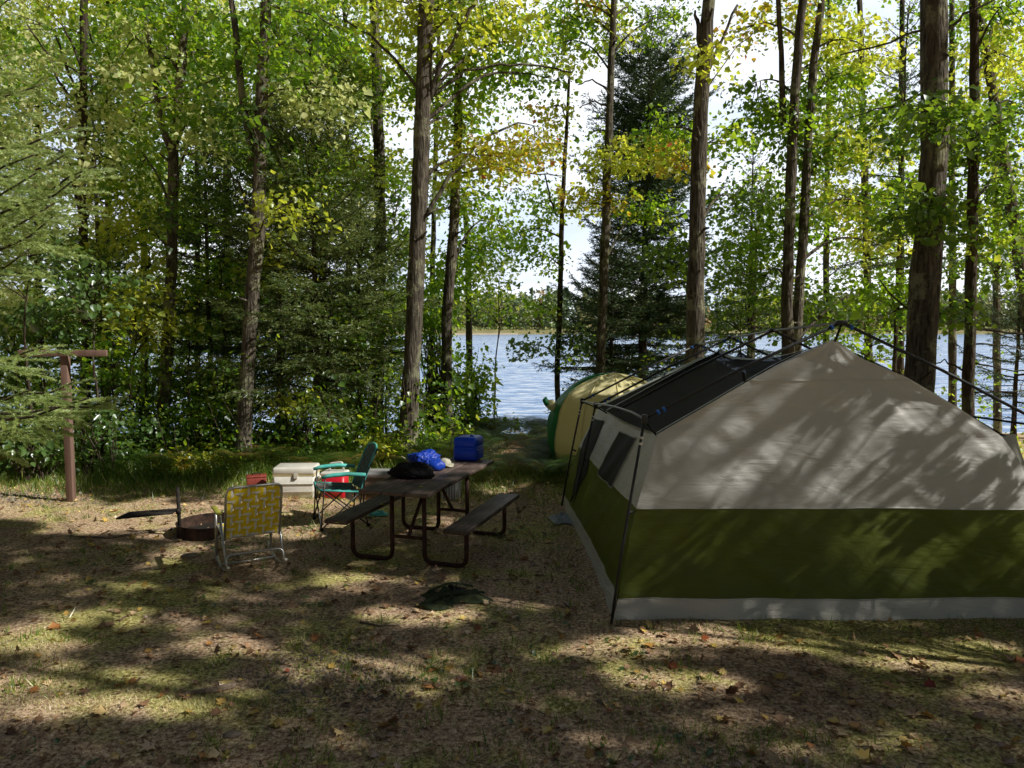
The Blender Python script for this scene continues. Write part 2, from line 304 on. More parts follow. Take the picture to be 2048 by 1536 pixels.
def arc(pts, r=.05, n=5):
    """polyline with rounded corners"""
    pts = [Vector(p) for p in pts]; o = [pts[0]]
    for i in range(1, len(pts)-1):
        a = (pts[i-1]-pts[i]); b = (pts[i+1]-pts[i]); ra = min(r, a.length*.49, b.length*.49)
        p0 = pts[i]+a.normalized()*ra; p2 = pts[i]+b.normalized()*ra
        for k in range(n+1):
            t = k/n; o.append(p0*(1-t)**2+pts[i]*2*t*(1-t)+p2*t*t)
    o.append(pts[-1]); return o

# ------------------------------------------------------------------ vectorised leaf / needle builders
LEAF = np.array([(0, 0, 0), (-.5, .28, .10), (-.30, .62, .02), (0, 1.0, -.12), (.30, .62, .02), (.5, .28, .10)], dtype=np.float32)
LEAF_T = np.array([(0, 2, 1), (0, 3, 2), (0, 4, 3), (0, 5, 4)])
MAPLE = np.array([(0, 0, 0), (-.28, -.02, .03), (-.2, .2, .05), (-.55, .36, .12), (-.27, .48, .05), (-.3, .74, .03), (-.1, .66, 0), (0, 1.05, -.08),
                  (.1, .66, 0), (.3, .74, .03), (.27, .48, .05), (.55, .36, .12), (.2, .2, .05), (.28, -.02, .03)], dtype=np.float32)
MAPLE_T = np.array([(0, i+1, i) for i in range(1, 13)])
OVAL = np.array([(0, 0, 0), (-.3, .2, .06), (-.38, .5, .08), (-.2, .82, .03), (0, 1.05, -.1), (.2, .82, .03), (.38, .5, .08), (.3, .2, .06)], dtype=np.float32)
OVAL_T = np.array([(0, i+1, i) for i in range(1, 7)])
BLADE = np.array([(-.06, 0, 0), (.06, 0, 0), (0, 1, .15)], dtype=np.float32); BLADE_T = np.array([(0, 1, 2)])
def frames(d, up):
    """rows: x, y(dir), z(normal)"""
    d = d/np.linalg.norm(d, axis=1, keepdims=True); x = np.cross(d, up); nn = np.linalg.norm(x, axis=1, keepdims=True); nn[nn < 1e-5] = 1
    x = x/nn; z = np.cross(x, d); return np.stack([x, d, z], axis=1)
def leaves(name, mat, pos, d, up, size, rnd, tpl=LEAF, tri=LEAF_T, parent=None, width=None):
    N = len(pos); F = frames(d, up); sz = size[:, None, None]
    T = np.broadcast_to(tpl, (N,)+tpl.shape).copy()
    if width is not None: T[:, :, 0] *= width[:, None]
    V = np.einsum('nkj,njc->nkc', T*sz, F)+pos[:, None, :]
    K = len(tpl); V = V.reshape(-1, 3).astype(np.float32)
    I = (np.arange(N)[:, None, None]*K+tri[None]).reshape(-1).astype(np.int32); nt_ = N*len(tri)
    me = bpy.data.meshes.new(name); me.vertices.add(len(V)); me.vertices.foreach_set('co', V.ravel())
    me.loops.add(len(I)); me.loops.foreach_set('vertex_index', I); me.polygons.add(nt_)
    me.polygons.foreach_set('loop_start', np.arange(nt_, dtype=np.int32)*3); me.update(calc_edges=True)
    a = me.attributes.new('rnd', 'FLOAT', 'FACE'); a.data.foreach_set('value', np.repeat(np.clip(rnd, 0, 1), len(tri)).astype(np.float32))
    me.materials.append(mat); o = bpy.data.objects.new(name, me); COL.objects.link(o)
    if parent: o.parent = parent
    return o
def unit(n):
    v = rng.normal(size=(n, 3)); return v/np.linalg.norm(v, axis=1, keepdims=True)
def sprays(cent, per, rad, flat=.25, size=(.07, .12), tilt=.75):
    """leaf layers round spray centres -> pos, dir, up, size, spray index"""
    C = np.repeat(np.asarray(cent, float), per, axis=0); N = len(C); S = np.repeat(np.arange(len(cent)), per)
    a = rng.uniform(0, 2*PI, N); r = rad*np.sqrt(rng.uniform(0, 1, N)); off = np.stack([r*np.cos(a), r*np.sin(a), rng.normal(0, flat*rad, N)-.25*r*r/rad], 1)
    # tilt each spray a little as a whole
    ti = rng.normal(0, .25, (len(cent), 2)); off[:, 2] += off[:, 0]*ti[S, 0]+off[:, 1]*ti[S, 1]
    up = np.array([0, 0, 1.])+tilt*rng.normal(size=(N, 3))*np.array([1, 1, .5]); up /= np.linalg.norm(up, axis=1, keepdims=True)
    d = np.stack([np.cos(a), np.sin(a), -.5+rng.normal(0, .35, N)], 1)+.6*rng.normal(size=(N, 3))
    return C+off, d, up, rng.uniform(size[0], size[1], N)*np.clip(rng.lognormal(-.08, .32, N), .4, 1.7), S

def trunk_mesh(mb, pts, rad, n=12, rough=.08, flare=1.5):
    """pts list of Vectors from the ground up, radii; densified with wobble"""
    P_, R_ = [], []
    for i in range(len(pts)-1):
        k = max(2, int((pts[i+1]-pts[i]).length/.25))
        for j in range(k):
            t = j/k; P_.append(pts[i].lerp(pts[i+1], t)); R_.append(rad[i]*(1-t)+rad[i+1]*t)
    P_.append(pts[-1]); R_.append(rad[-1])
    z0 = pts[0].z
    for i, p in enumerate(P_):
        s = p.z*1.3+pts[0].x*7
        p.x += .018*noise.noise(Vector((s, 1, 0)))*min(1, i/3); p.y += .018*noise.noise(Vector((s, 5, 0)))
        if flare > 1: R_[i] *= 1+(flare-1)*math.exp(-(p.z-z0)/.22)
        R_[i] *= 1+rough*noise.noise(Vector((s*2.2, 9, 0)))
    b = len(mb.v); mb.tube(P_, R_, n)
    for i in range(b, len(mb.v)):
        v = Vector(mb.v[i]); q = P_[(i-b)//n]; k = noise.noise(Vector((v.x*9, v.y*9, v.z*2.2))); v += (v-q)*(.16*k); mb.v[i] = tuple(v)
def limb(mb, a, b, r0, r1=.008, sag=.15, n=6, wob=.12, seg=9):
    pts = []; rs = []; L_ = (b-a).length; k1 = random.uniform(0, 99)
    for i in range(seg+1):
        t = i/seg; p = a.lerp(b, t); p = p+Vector((0, 0, sag*L_*math.sin(PI*t)))
        w_ = wob*L_*.5*math.sin(PI*min(1, t*1.0))
        p = p+Vector((noise.noise(Vector((k1, t*3, 0))), noise.noise(Vector((k1, t*3, 7))), .6*noise.noise(Vector((k1, t*3, 15)))))*w_
        pts.append(p); rs.append(r0*(1-t)**.8+r1)
    mb.tube(pts, rs, n); return pts
def at_z(pts, z):
    for i in range(len(pts)-1):
        if pts[i].z <= z <= pts[i+1].z: return pts[i].lerp(pts[i+1], (z-pts[i].z)/max(1e-6, pts[i+1].z-pts[i].z))
    return pts[-1] if z > pts[-1].z else pts[0]

def tree(label, Y, path, blobs, bark='bark', mat='leaf', top=13.0, size=(.058, .10), per=36, name='maple_tree', cat='tree', group=None, extra=(), bare=(), topblobs=0, nside=12, tpl=(LEAF, LEAF_T), srad=.42, limbs=True):
    """path: (px, py, width px) from low to high; blobs: (px, py, dY, rx px, ry px, sprays, material)"""
    pts = [P(a, b, Y) for a, b, c in path]; rad = [c*.46/FPX*Y for a, b, c in path]
    g = gz(pts[0].x, Y)
    if pts[0].z > g+.05:
        d = (pts[1]-pts[0]); base = pts[0]-d*((pts[0].z-g)/max(.2, d.z))*.6; base.z = g-.05; pts.insert(0, base); rad.insert(0, rad[0]*1.12)
    else: pts[0].z = g-.05
    if top > pts[-1].z+.5:
        d = (pts[-1]-pts[-2]).normalized(); k = (top-pts[-1].z)/max(.4, d.z); r_ = rad[-1]
        pts.append(pts[-1]+d*k*.5+Vector((.1, 0, 0))); rad.append(r_*.75); pts.append(pts[-1]+Vector((d.x*k*.3, .1, k*.5*d.z))); rad.append(max(.015, r_*.3))
    e = empty(name, (pts[0].x, Y, g), 0, label, cat, group); off = Vector(e.location)
    mb = MB(); tp = [p.copy() for p in pts]; trunk_mesh(mb, tp, rad, nside)
    for (q, ext) in [(x[0], x[1:]) for x in extra]:            # further stems: list of (px,py,w)
        p2 = [P(a, b, Y+.1) for a, b, c in q]; r2 = [c/2/FPX*Y for a, b, c in q]
        if p2[-1].z > 5: p2.append(p2[-1]+(p2[-1]-p2[-2]).normalized()*3); r2.append(.02)
        trunk_mesh(mb, p2, r2, 10, flare=1)
    for k_ in range(random.randint(5, 11)):                    # broken stubs and knots
        q0 = at_z(tp, random.uniform(g+1.2, 9)); rr0 = rad[0]*.7; a_ = random.uniform(0, 2*PI); dv = Vector((math.cos(a_), math.sin(a_), random.uniform(0, .7))); l_ = rr0+random.uniform(.03, .22)
        mb.tube([q0, q0+dv*l_*.6, q0+dv*l_], [rr0*.35, rr0*.2, rr0*.12], 6)
    for q in bare:                                             # bare branches: px polylines with width
        p2 = [P(a, b, Y+dy) for a, b, c, dy in q]; r2 = [c/2/FPX*Y for a, b, c, dy in q]
        pp, rr = [], []
        for i in range(len(p2)-1):
            for j in range(4):
                t = j/4; v = p2[i].lerp(p2[i+1], t)+Vector([random.uniform(-.02, .02) for _ in range(3)]); pp.append(v); rr.append(r2[i]*(1-t)+r2[i+1]*t)
        pp.append(p2[-1]); rr.append(r2[-1]); mb.tube(pp, rr, 6)
    bl = list(blobs)
    groups = {}
    for bi, (bx, by, dy, rx, ry, ns, mk) in enumerate(bl):
        D = Y+dy; c = P(bx, by, D); rX = rx/FPX*D; rZ = ry/FPX*D; rY = min(1.3, (rX+rZ)*.5)
        cs = []
        for k in range(ns):
            v = Vector(unit(1)[0])*random.uniform(.25, 1)**.45; cs.append(c+Vector((v.x*rX, v.y*rY, v.z*rZ)))
        # limbs from the trunk through the blob
        if limbs:
            nl = max(1, min(4, ns//14)); a0 = at_z(pts, max(g+1.0, c.z-random.uniform(.5, 1.1)*max(.5, (c-at_z(pts, c.z)).length*.6)))
            r0 = min(.035, .012+.008*(c-a0).length)
            for q in range(nl):
                tgt = random.choice(cs); start = a0+Vector((0, 0, random.uniform(-.4, .4))); lp = limb(mb, start, tgt, r0, .004)
                for s_ in random.sample(cs, min(len(cs), 7)):
                    jp = min(lp[2:], key=lambda u: (u-s_).length)
                    if (jp-s_).length < 1.8: limb(mb, jp, s_, .009, .002, sag=.05, n=4, seg=4)
        groups.setdefault(mk or mat, []).extend(cs)
    zt = top
    tc_ = []
    for k in range(topblobs):
        a = random.uniform(0, 2*PI); c = Vector((pts[-2].x+1.6*math.cos(a), pts[-2].y+1.4*math.sin(a)+.4, random.uniform(max(9.6, zt-4), zt)))
        for j in range(16): tc_.append(c+Vector(unit(1)[0])*random.uniform(.3, 1.4))
        limb(mb, at_z(pts, c.z-1.2), c, .04, .008)
    if tc_: groups.setdefault(mat, []).extend(tc_)
    t_ = mb.build('trunk', M[bark], e); t_.matrix_parent_inverse = Matrix.Translation(-off)
    if groups:
        for mk, cs in groups.items():
            p, d, u, s, S = sprays([tuple(c) for c in cs], per, srad, size=size)
            tone = rng.uniform(0, .55, len(cs)); o = leaves('crown', M[mk], p, d, u, s, tone[S]+rng.normal(.22, .16, len(p)), tpl[0], tpl[1], e)
            o.matrix_parent_inverse = Matrix.Translation(-off)
    return e

def spruce(label, base, H, z0, Lmax, mat='needle', seed=1, name='spruce_tree', group=None, den=1.0, nlen=.055, nwid=.24, lean=(0, 0), shape=.85, droop=.35, rtrunk=.09, dead=True, twl=.38, brs=None, needles=42, cat='tree', step=.075, sub=.085):
    rs = random.Random(seed); base = Vector(base)
    e = empty(name, base, 0, label, cat, group); mb = MB(); dt = MB()
    top = Vector((lean[0], lean[1], H))
    tp = [Vector((0, 0, -.05)), top*.5, top]; trunk_mesh(mb, [p.copy() for p in tp], [rtrunk, rtrunk*.6, .012], 10, .05)
    tw = []   # twigs: start, dir, length
    B = []
    if brs is None:
        z = z0
        while z < H-.15:
            f = (z-z0)/(H-z0); Lb = Lmax*((1-f)**shape)*.95+.12; n = 5 if f < .8 else 4
            a0 = rs.uniform(0, 6.28)
            for k in range(n):
                if rs.random() < .1: continue
                B.append((z+rs.uniform(-.1, .1), a0+2*PI*k/n+rs.uniform(-.35, .35), Lb*rs.uniform(.6, 1.15), f))
            z += rs.uniform(.19, .29)/den*(1-.45*f)
    else: B = brs
    for (z, a, Lb, f) in B:
        p0 = top*(z/H); dirh = Vector((math.cos(a), math.sin(a), 0)); pts = []
        sl = .15+.7*f-droop*(1-f)
        for i in range(9):
            t = i/8; pts.append(p0+dirh*Lb*t+Vector((0, 0, Lb*(sl*t - droop*.5*t*t*(1-f) + .22*t*t*t)))+Vector([rs.uniform(-.02, .02)*Lb for _ in range(3)])*t)
        mb.tube(pts, [.006+.012*Lb*(1-i/8)*.6 for i in range(9)], 4)
        side = dirh.cross(Vector((0, 0, 1)))
        nt_ = int(max(5, Lb/step)); 
        for k in range(nt_):
            t = .12+.88*(k+rs.random()*.6)/nt_; ii = min(7, int(t*8)); fr = t*8-ii; q = pts[ii].lerp(pts[ii+1], min(1, fr)); ax = (pts[ii+1]-pts[ii]).normalized()
            for sgn in (-1, 1):
                ln = twl*min(1, Lb)*(1.1-t)**.6*rs.uniform(.6, 1.15)*(.35+1.1*min(t*2, 1))
                dd = (ax*rs.uniform(.55, .9)+side*sgn*rs.uniform(.6, .95)+Vector((0, 0, rs.uniform(-.45, .05)))).normalized()
                tw.append((q, dd, ln))
                if ln > .17:
                    for m_ in range(int(ln/sub)):
                        tt = rs.uniform(.25, .95); s2 = rs.choice((-1, 1)); d2 = (dd*.8+dd.cross(Vector((0, 0, 1)))*s2*.7+Vector((0, 0, rs.uniform(-.35, .1)))).normalized()
                        tw.append((q+dd*ln*tt, d2, ln*.4*rs.uniform(.6, 1.2)))
        tw.append((pts[-2], (pts[-1]-pts[-2]).normalized(), .2))
    if dead:
        z = .4
        while z < z0+.4:
            for k in range(rs.randint(1, 3)):
                a = rs.uniform(0, 6.28); Lb = rs.uniform(.4, 1.1)*Lmax*.6; q0 = top*(z/H); pts = [q0+Vector((math.cos(a), math.sin(a), 0))*Lb*t+Vector((0, 0, -.25*Lb*t*t+.1*t))+Vector([rs.uniform(-.03, .03) for _ in range(3)]) for t in (0, .25, .5, .75, 1)]
                dt.tube(pts, [.009, .007, .006, .004, .002], 4)
                for j in range(5):
                    b_ = pts[rs.randint(1, 4)]; v = Vector([rs.uniform(-1, 1), rs.uniform(-1, 1), rs.uniform(-.7, .3)])*.3*Lb; dt.tube([b_, b_+v*.5+Vector((0, 0, .02)), b_+v], [.004, .003, .0015], 3)
            z += rs.uniform(.12, .25)
    mb.build('trunk', M['barkd'], e)
    if dt.v: dt.build('dead_branch', M['twigd'], e)
    # needles
    p0 = np.array([tuple(t[0]) for t in tw]); dd = np.array([tuple(t[1]) for t in tw]); ln = np.array([t[2] for t in tw])
    cnt = np.maximum(3, (ln*needles).astype(int)); idx = np.repeat(np.arange(len(tw)), cnt); N = len(idx)
    t = rng.uniform(0, 1, N); pos = p0[idx]+dd[idx]*(ln[idx]*t)[:, None]
    rd = unit(N); rd -= dd[idx]*np.sum(rd*dd[idx], 1, keepdims=True); d = dd[idx]*.9+rd*.8; d[:, 2] += .1
    up = unit(N); sz = rng.uniform(.7, 1.2, N)*nlen*(1-.35*t)
    tone = rng.uniform(0, .7, len(tw)); rnd = tone[idx]*.7+rng.uniform(0, .3, N)+.15*t
    tpl = np.array([(-nwid/2, 0, 0), (nwid/2, 0, 0), (nwid*.2, 1, 0), (-nwid*.2, 1, 0)], dtype=np.float32)
    leaves('crown', M[mat], pos, d, up, sz, rnd, tpl, np.array([(0, 1, 2), (0, 2, 3)]), e)
    return e

# ================================================================== SETTING
mb = MB()
xs = sorted(set([-900, -500, -250, -120, -60, -40]+[-30+i*.75 for i in range(81)]+[i*.2 for i in range(-40, 36)]+[40, 60, 120, 250, 500, 900]))
ys = sorted(set([-60, -30, -15, -8, -4]+[-2+i*.6 for i in range(60)]+[i*.2 for i in range(6, 60)]))
vs = [(x, y, gz(x, y)) for y in ys for x in xs]; nx = len(xs)
mb.add(vs, [(j*nx+i, j*nx+i+1, (j+1)*nx+i+1, (j+1)*nx+i) for j in range(len(ys)-1) for i in range(nx-1)], 0, True)
g_ = mb.build('ground', M['ground']); tag(g_, kind='structure')
mb = MB(); mb.add([(-900, 18, LAKE_Z), (900, 18, LAKE_Z), (900, 300, LAKE_Z), (-900, 300, LAKE_Z)], [(0, 1, 2, 3)])
tag(mb.build('lake_water', M['water']), kind='structure')
M['path'] = surf('trodden dirt', (.14, .085, .05), (.42, .29, .19), 24, .95, .6, bdist=.02)
mb = MB()
def pth(u, v):
    y = 9.4+7.2*v; wd = (.20+.07*noise.noise(Vector((y*1.7, 3*(u > .5), 0))))*min(1, 6*v+.05, 8*(1-v)+.1); x = .02+.09*math.sin(y*.8)+.02*(y-9)+(u-.5)*2*wd
    return (x, y, gz(x, y)+.012+.006*(1-(2*u-1)**2))
mb.grid(pth, 8, 70); tag(mb.build('path', M['path']), kind='structure')
# far bank
M['bank'] = surf('dry shore grass', (.2, .19, .07), (.36, .32, .17), .3, .9, 0)
M['sand'] = surf('sand beach', (.42, .36, .27), (.52, .46, .36), .4, .9, 0)
mb = MB()
def bank(u, v):
    x = -900+1800*u; y0 = 262+14*math.sin(x*.012)+6*math.sin(x*.05+1); yy = y0+v*v*700; return (x, yy, LAKE_Z-.3+(1.4*min(1, v*6))+v*3)
mb.grid(bank, 160, 12); tag(mb.build('far_shore', M['bank']), kind='structure')
mb = MB()
mb.grid(lambda u, v: (-60+62*u, 258+14*math.sin((-60+62*u)*.012)+6*math.sin((-60+62*u)*.05+1)+v*6, LAKE_Z+.02+v*.5), 30, 2); tag(mb.build('beach', M['sand']), kind='structure')
# far wood, one mass
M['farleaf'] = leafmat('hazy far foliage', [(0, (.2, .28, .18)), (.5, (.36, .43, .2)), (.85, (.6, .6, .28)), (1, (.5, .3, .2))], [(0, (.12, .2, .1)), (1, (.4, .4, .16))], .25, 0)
pos, tone, szs = [], [], []
for k in range(760):
    x = random.uniform(-230, 290); y = 286+14*math.sin(x*.012)+random.uniform(0, 34); h = random.uniform(10, 16.5)+3*noise.noise(Vector((x*.02, 0, 0))); con = random.random() < .25
    tn = random.random()*.85 if not con else random.uniform(0, .15)
    if random.random() < .03: tn = 1
    n = 150
    for j in range(n):
        t = random.random()
        if con: r = (1-t)*2.4*random.random()**.5; zz = t*h
        else:
            r = 4.2*math.sqrt(max(0, 1-(2*t-1)**2))*random.random()**.35; zz = h*(.12+.88*t)
        a = random.uniform(0, 2*PI); pos.append((x+r*math.cos(a), y+r*math.sin(a), LAKE_Z+.4+zz)); tone.append(tn+random.uniform(-.14, .14)); szs.append(random.uniform(.7, 1.5))
for k in range(9000):
    x = random.uniform(-230, 290); y = 276+14*math.sin(x*.012)+6*math.sin(x*.05+1)+random.uniform(0, 9); pos.append((x, y, LAKE_Z+.3+random.uniform(0, 2.2))); tone.append(random.uniform(.3, .9)); szs.append(random.uniform(.5, 1))
pos = np.array(pos); N = len(pos)
o = leaves('far_wood', M['farleaf'], pos, unit(N), unit(N), np.array(szs), np.array(tone)); tag(o, 'green and yellow wood along the far shore of the lake', 'wood', kind='stuff')

# ================================================================== TENT
BL0 = 5.97
tent = empty('cabin_tent', (2.55, 7.9, 0), 0, 'big beige and olive cabin tent with black mesh roof and outside poles', 'tent')
TO = Vector(tent.location)
def tb(mbx, name, mats):
    o = mbx.build(name, mats, tent); o.matrix_parent_inverse = Matrix.Translation(-TO); return o
def interp(tab, z):
    for i in range(len(tab)-1):
        if z <= tab[i+1][0]: t = (z-tab[i][0])/(tab[i+1][0]-tab[i][0]); return tab[i][1]*(1-t)+tab[i+1][1]*t
    return tab[-1][1]
LX = [(0, .79), (.14, .835), (.84, .985), (1.425, 1.165), (1.60, 1.47), (1.85, 1.90), (1.97, 2.11), (2.07, 2.32), (2.175, 2.575)]
RX = [(0, 4.40), (.14, 4.36), (.84, 4.17), (1.2, 4.05), (1.41, 3.9), (1.64, 3.55), (1.87, 3.17), (1.95, 2.98), (2.03, 2.80), (2.175, 2.595)]
def front(u, z):
    l, r = interp(LX, z), interp(RX, z); x = l*(1-u)+r*u
    y = 5.94+.135*z+.05*noise.noise(Vector((x*.9, z*1.3, 2)))*min(1, 6*u*(1-u)*4)
    # tension folds radiating from the corners
    for (cx, cz, amp) in ((1.165, 1.425, .030), (2.58, 2.17, .02), (3.9, 1.41, .03), (.8, .02, .018), (1.84, 1.85, .016)):
        dx, dz_ = x-cx, z-cz; rr = math.hypot(dx, dz_); an = math.atan2(dz_, dx); y += amp*.9*noise.noise(Vector((math.cos(an)*3.2+cx*5, math.sin(an)*3.2, rr*.5)))*math.exp(-rr/.6)*min(1, rr/.15)
    # diagonal slack folds
    q = (x*.62+z*.78); y += .012*noise.noise(Vector((q*7, (x*.78-z*.62)*1.4, 5)))+.006*noise.noise(Vector((q*22, (x*.78-z*.62)*3, 9)))
    y += .022*noise.noise(Vector((q*3.2, (x*.78-z*.62)*.8, 21)))+.02*math.sin(x*2.1+.4)*math.sin(max(0, min(1, z/.84))*PI)*.6
    if z < .14: y += -.05*(1-z/.14)+.012*noise.noise(Vector((x*6, z*9, 3)))
    y += .03*math.exp(-((z-.84)/.05)**2)*0
    return Vector((x, y, z+ (gz(x, y)+.004 if z < .01 else 0)))
def fpanel(z0, z1, nv, nu=90, dy=0):
    m_ = MB(); m_.grid(lambda u, v: front(u, z0+(z1-z0)*v)+Vector((0, dy, 0)), nu, nv); return m_
m_ = fpanel(0, .14, 5); tb(m_, 'skirt', M['skirt'])
m_ = fpanel(.14, .84, 26, 130); tb(m_, 'lower_wall', M['olive'])
m_ = fpanel(.84, 1.85, 36, 130); tb(m_, 'upper_wall', M['beige'])
m_ = fpanel(1.85, 2.175, 14, 80); tb(m_, 'gable_panel', M['beige'])
for zz_ in (1.85, .84, .14): m_ = MB(); m_.tube([front(u/60, zz_)+Vector((0, -.003, 0)) for u in range(61)], .005, 5); tb(m_, 'seam', M['beige'])
# left side wall (and a plain right one): bilinear sheet from front corner to back
YB = 9.9
def lx(z, s):   # s 0 front .. 1 back
    f = interp([(0, .79), (.14, .835), (.84, .985), (1.425, 1.165)], z); b = interp([(0, .64), (.14, .67), (.84, .86), (1.425, 1.10)], z); return f*(1-s)+b*s
def side(s, z):
    zt = 1.425-.185*s**.8-.045*math.sin(PI*min(1, s*1.25))*1; zz = z/1.425*zt
    x = lx(z, s)+.05*math.sin(PI*min(1, s/.8))*(.6 if z < .8 else .3)
    y0 = 5.94+.135*z; y = y0+(YB-y0-.05*z)*s
    q = y*.6+zz*.8; x += .016*noise.noise(Vector((q*5, (y*.8-zz*.6)*1.2, 1)))+.006*noise.noise(Vector((y*9, zz*9, 4)))
    if z > .84: zz_ = .84+(z-.84)
    return Vector((x, y, zz+(gz(x, y)+.004 if z < .01 else 0)))
def spanel(z0, z1, nv, nu=50): m_ = MB(); m_.grid(lambda u, v: side(1-u, z0+(z1-z0)*v), nu, nv); return m_
tb(spanel(0, .14, 4), 'skirt', M['skirt'])
# the olive band rises to the back in the photo: boundary height runs .84 at the corner
tb(spanel(.14, .84, 16), 'lower_wall', M['olive'])
tb(spanel(.84, 1.425, 14), 'upper_wall', M['beige'])
m_ = MB(); m_.grid(lambda u, v: Vector((5.1-side(1-v, 1.425*u).x+.08, side(1-v, 1.425*u).y, side(1-v, 1.425*u).z)), 10, 20); tb(m_, 'right_wall', M['beige'])
# back gable
m_ = MB(); m_.grid(lambda u, v: Vector((interp(LX, 2.175*v)*(1-u)*.97+interp(RX, 2.175*v)*u*.985, YB-.05*v, 2.175*v*.86)), 14, 14); tb(m_, 'back_wall', M['beige'])
def plane_hit(px, py, a, b, c, off=.012):
    n = (b-a).cross(c-a).normalized(); d = ray(px, py); o_ = Vector((0, 0, EYE)); t = (a-o_).dot(n)/d.dot(n); p = o_+d*t
    if n.dot(d) > 0: n = -n
    return p+n*off
def wallsz(px, py):
    best = None
    for i_ in range(81):
        for j_ in range(61):
            s_, z_ = i_/80, .05+1.375*j_/60; v = side(s_, z_); X_, Y_ = pxof(v); e_ = (X_-px)**2+(Y_-py)**2
            if best is None or e_ < best[0]: best = (e_, s_, z_)
    return best[1:]
def wallpanel(name, corners, mat, off=.008, n=14):
    q = [wallsz(*c) for c in corners]; m_ = MB()
    def f(u, v):
        a = [q[0][k]*(1-u)*(1-v)+q[1][k]*u*(1-v)+q[2][k]*u*v+q[3][k]*(1-u)*v for k in (0, 1)]; return side(*a)+Vector((-off, -.001, 0))
    m_.grid(f, n, n); o = tb(m_, name, mat)
    m2 = MB(); m2.tube([f(0, 0).lerp(f(1, 0), 0)]+[f(k/10, 0) for k in range(1, 11)]+[f(1, k/10) for k in range(1, 11)]+[f(1-k/10, 1) for k in range(1, 11)]+[f(0, 1-k/10) for k in range(1, 11)], .006, 5); m2.build('zip_edge', M['trim' if name == 'mesh_window' else 'pole'], o)
wallpanel('mesh_window', [(1240, 863), (1274, 877), (1226, 976), (1197, 948)], M['screen'])
wallpanel('mesh_door', [(1188, 838), (1209, 842), (1172, 950), (1142, 1004)], M['screen'])
# roof: sheet from front rake (LX profile above the eave) to the back, sagging
RP = [(1.165, 1.425), (1.47, 1.60), (1.90, 1.85), (2.11, 1.97), (2.32, 2.07), (2.585, 2.175)]
def rake(t):  # along slope 0 eave..1 peak
    k = t*(len(RP)-1); i = min(len(RP)-2, int(k)); f = k-i; return Vector((RP[i][0]*(1-f)+RP[i+1][0]*f, 0, RP[i][1]*(1-f)+RP[i+1][1]*f))
def roof(t, s):
    a = rake(t); y0 = 5.97+.12*a.z; y = y0+(YB-y0)*s
    b = Vector((1.10+(2.42-1.10)*t, 0, 1.235+(1.875-1.235)*t)); p = a.lerp(b, s)
    sag = .10*math.sin(PI*(s/.78))*(.25+.75*t) if s < .78 else .06*math.sin(PI*(s-.78)/.22)*(.3+.7*t)
    bul = .05 if s < .001 else 0
    z = p.z-sag+(.10*math.exp(-((s-.78)/.05)**2)*t*.6); return Vector((p.x, y, z))
sm_ = .78
m_ = MB(); m_.grid(lambda u, v: roof(u, v), 30, 50); tb(m_, 'mesh_roof', M['mesh'])
m_ = MB(); m_.grid(lambda u, v: Vector((5.12-roof(u, v).x, roof(u, v).y, roof(u, v).z-.02)), 20, 30); tb(m_, 'mesh_roof', M['mesh'])
for fn_, a_, b_ in ((lambda u, v: roof(u, sm_-.010+.022*v)+Vector((-.004, 0, .012)), 30, 2), (lambda u, v: roof(u, .001+.014*v)+Vector((-.004, -.002, .008)), 30, 2), (lambda u, v: roof(.97+.03*v, u)+Vector((-.003, 0, .008)), 40, 1), (lambda u, v: roof(u, .975+.025*v)+Vector((-.003, 0, .008)), 20, 1)):
    m_ = MB(); m_.grid(fn_, a_, b_); tb(m_, 'roof_trim', M['trim'])
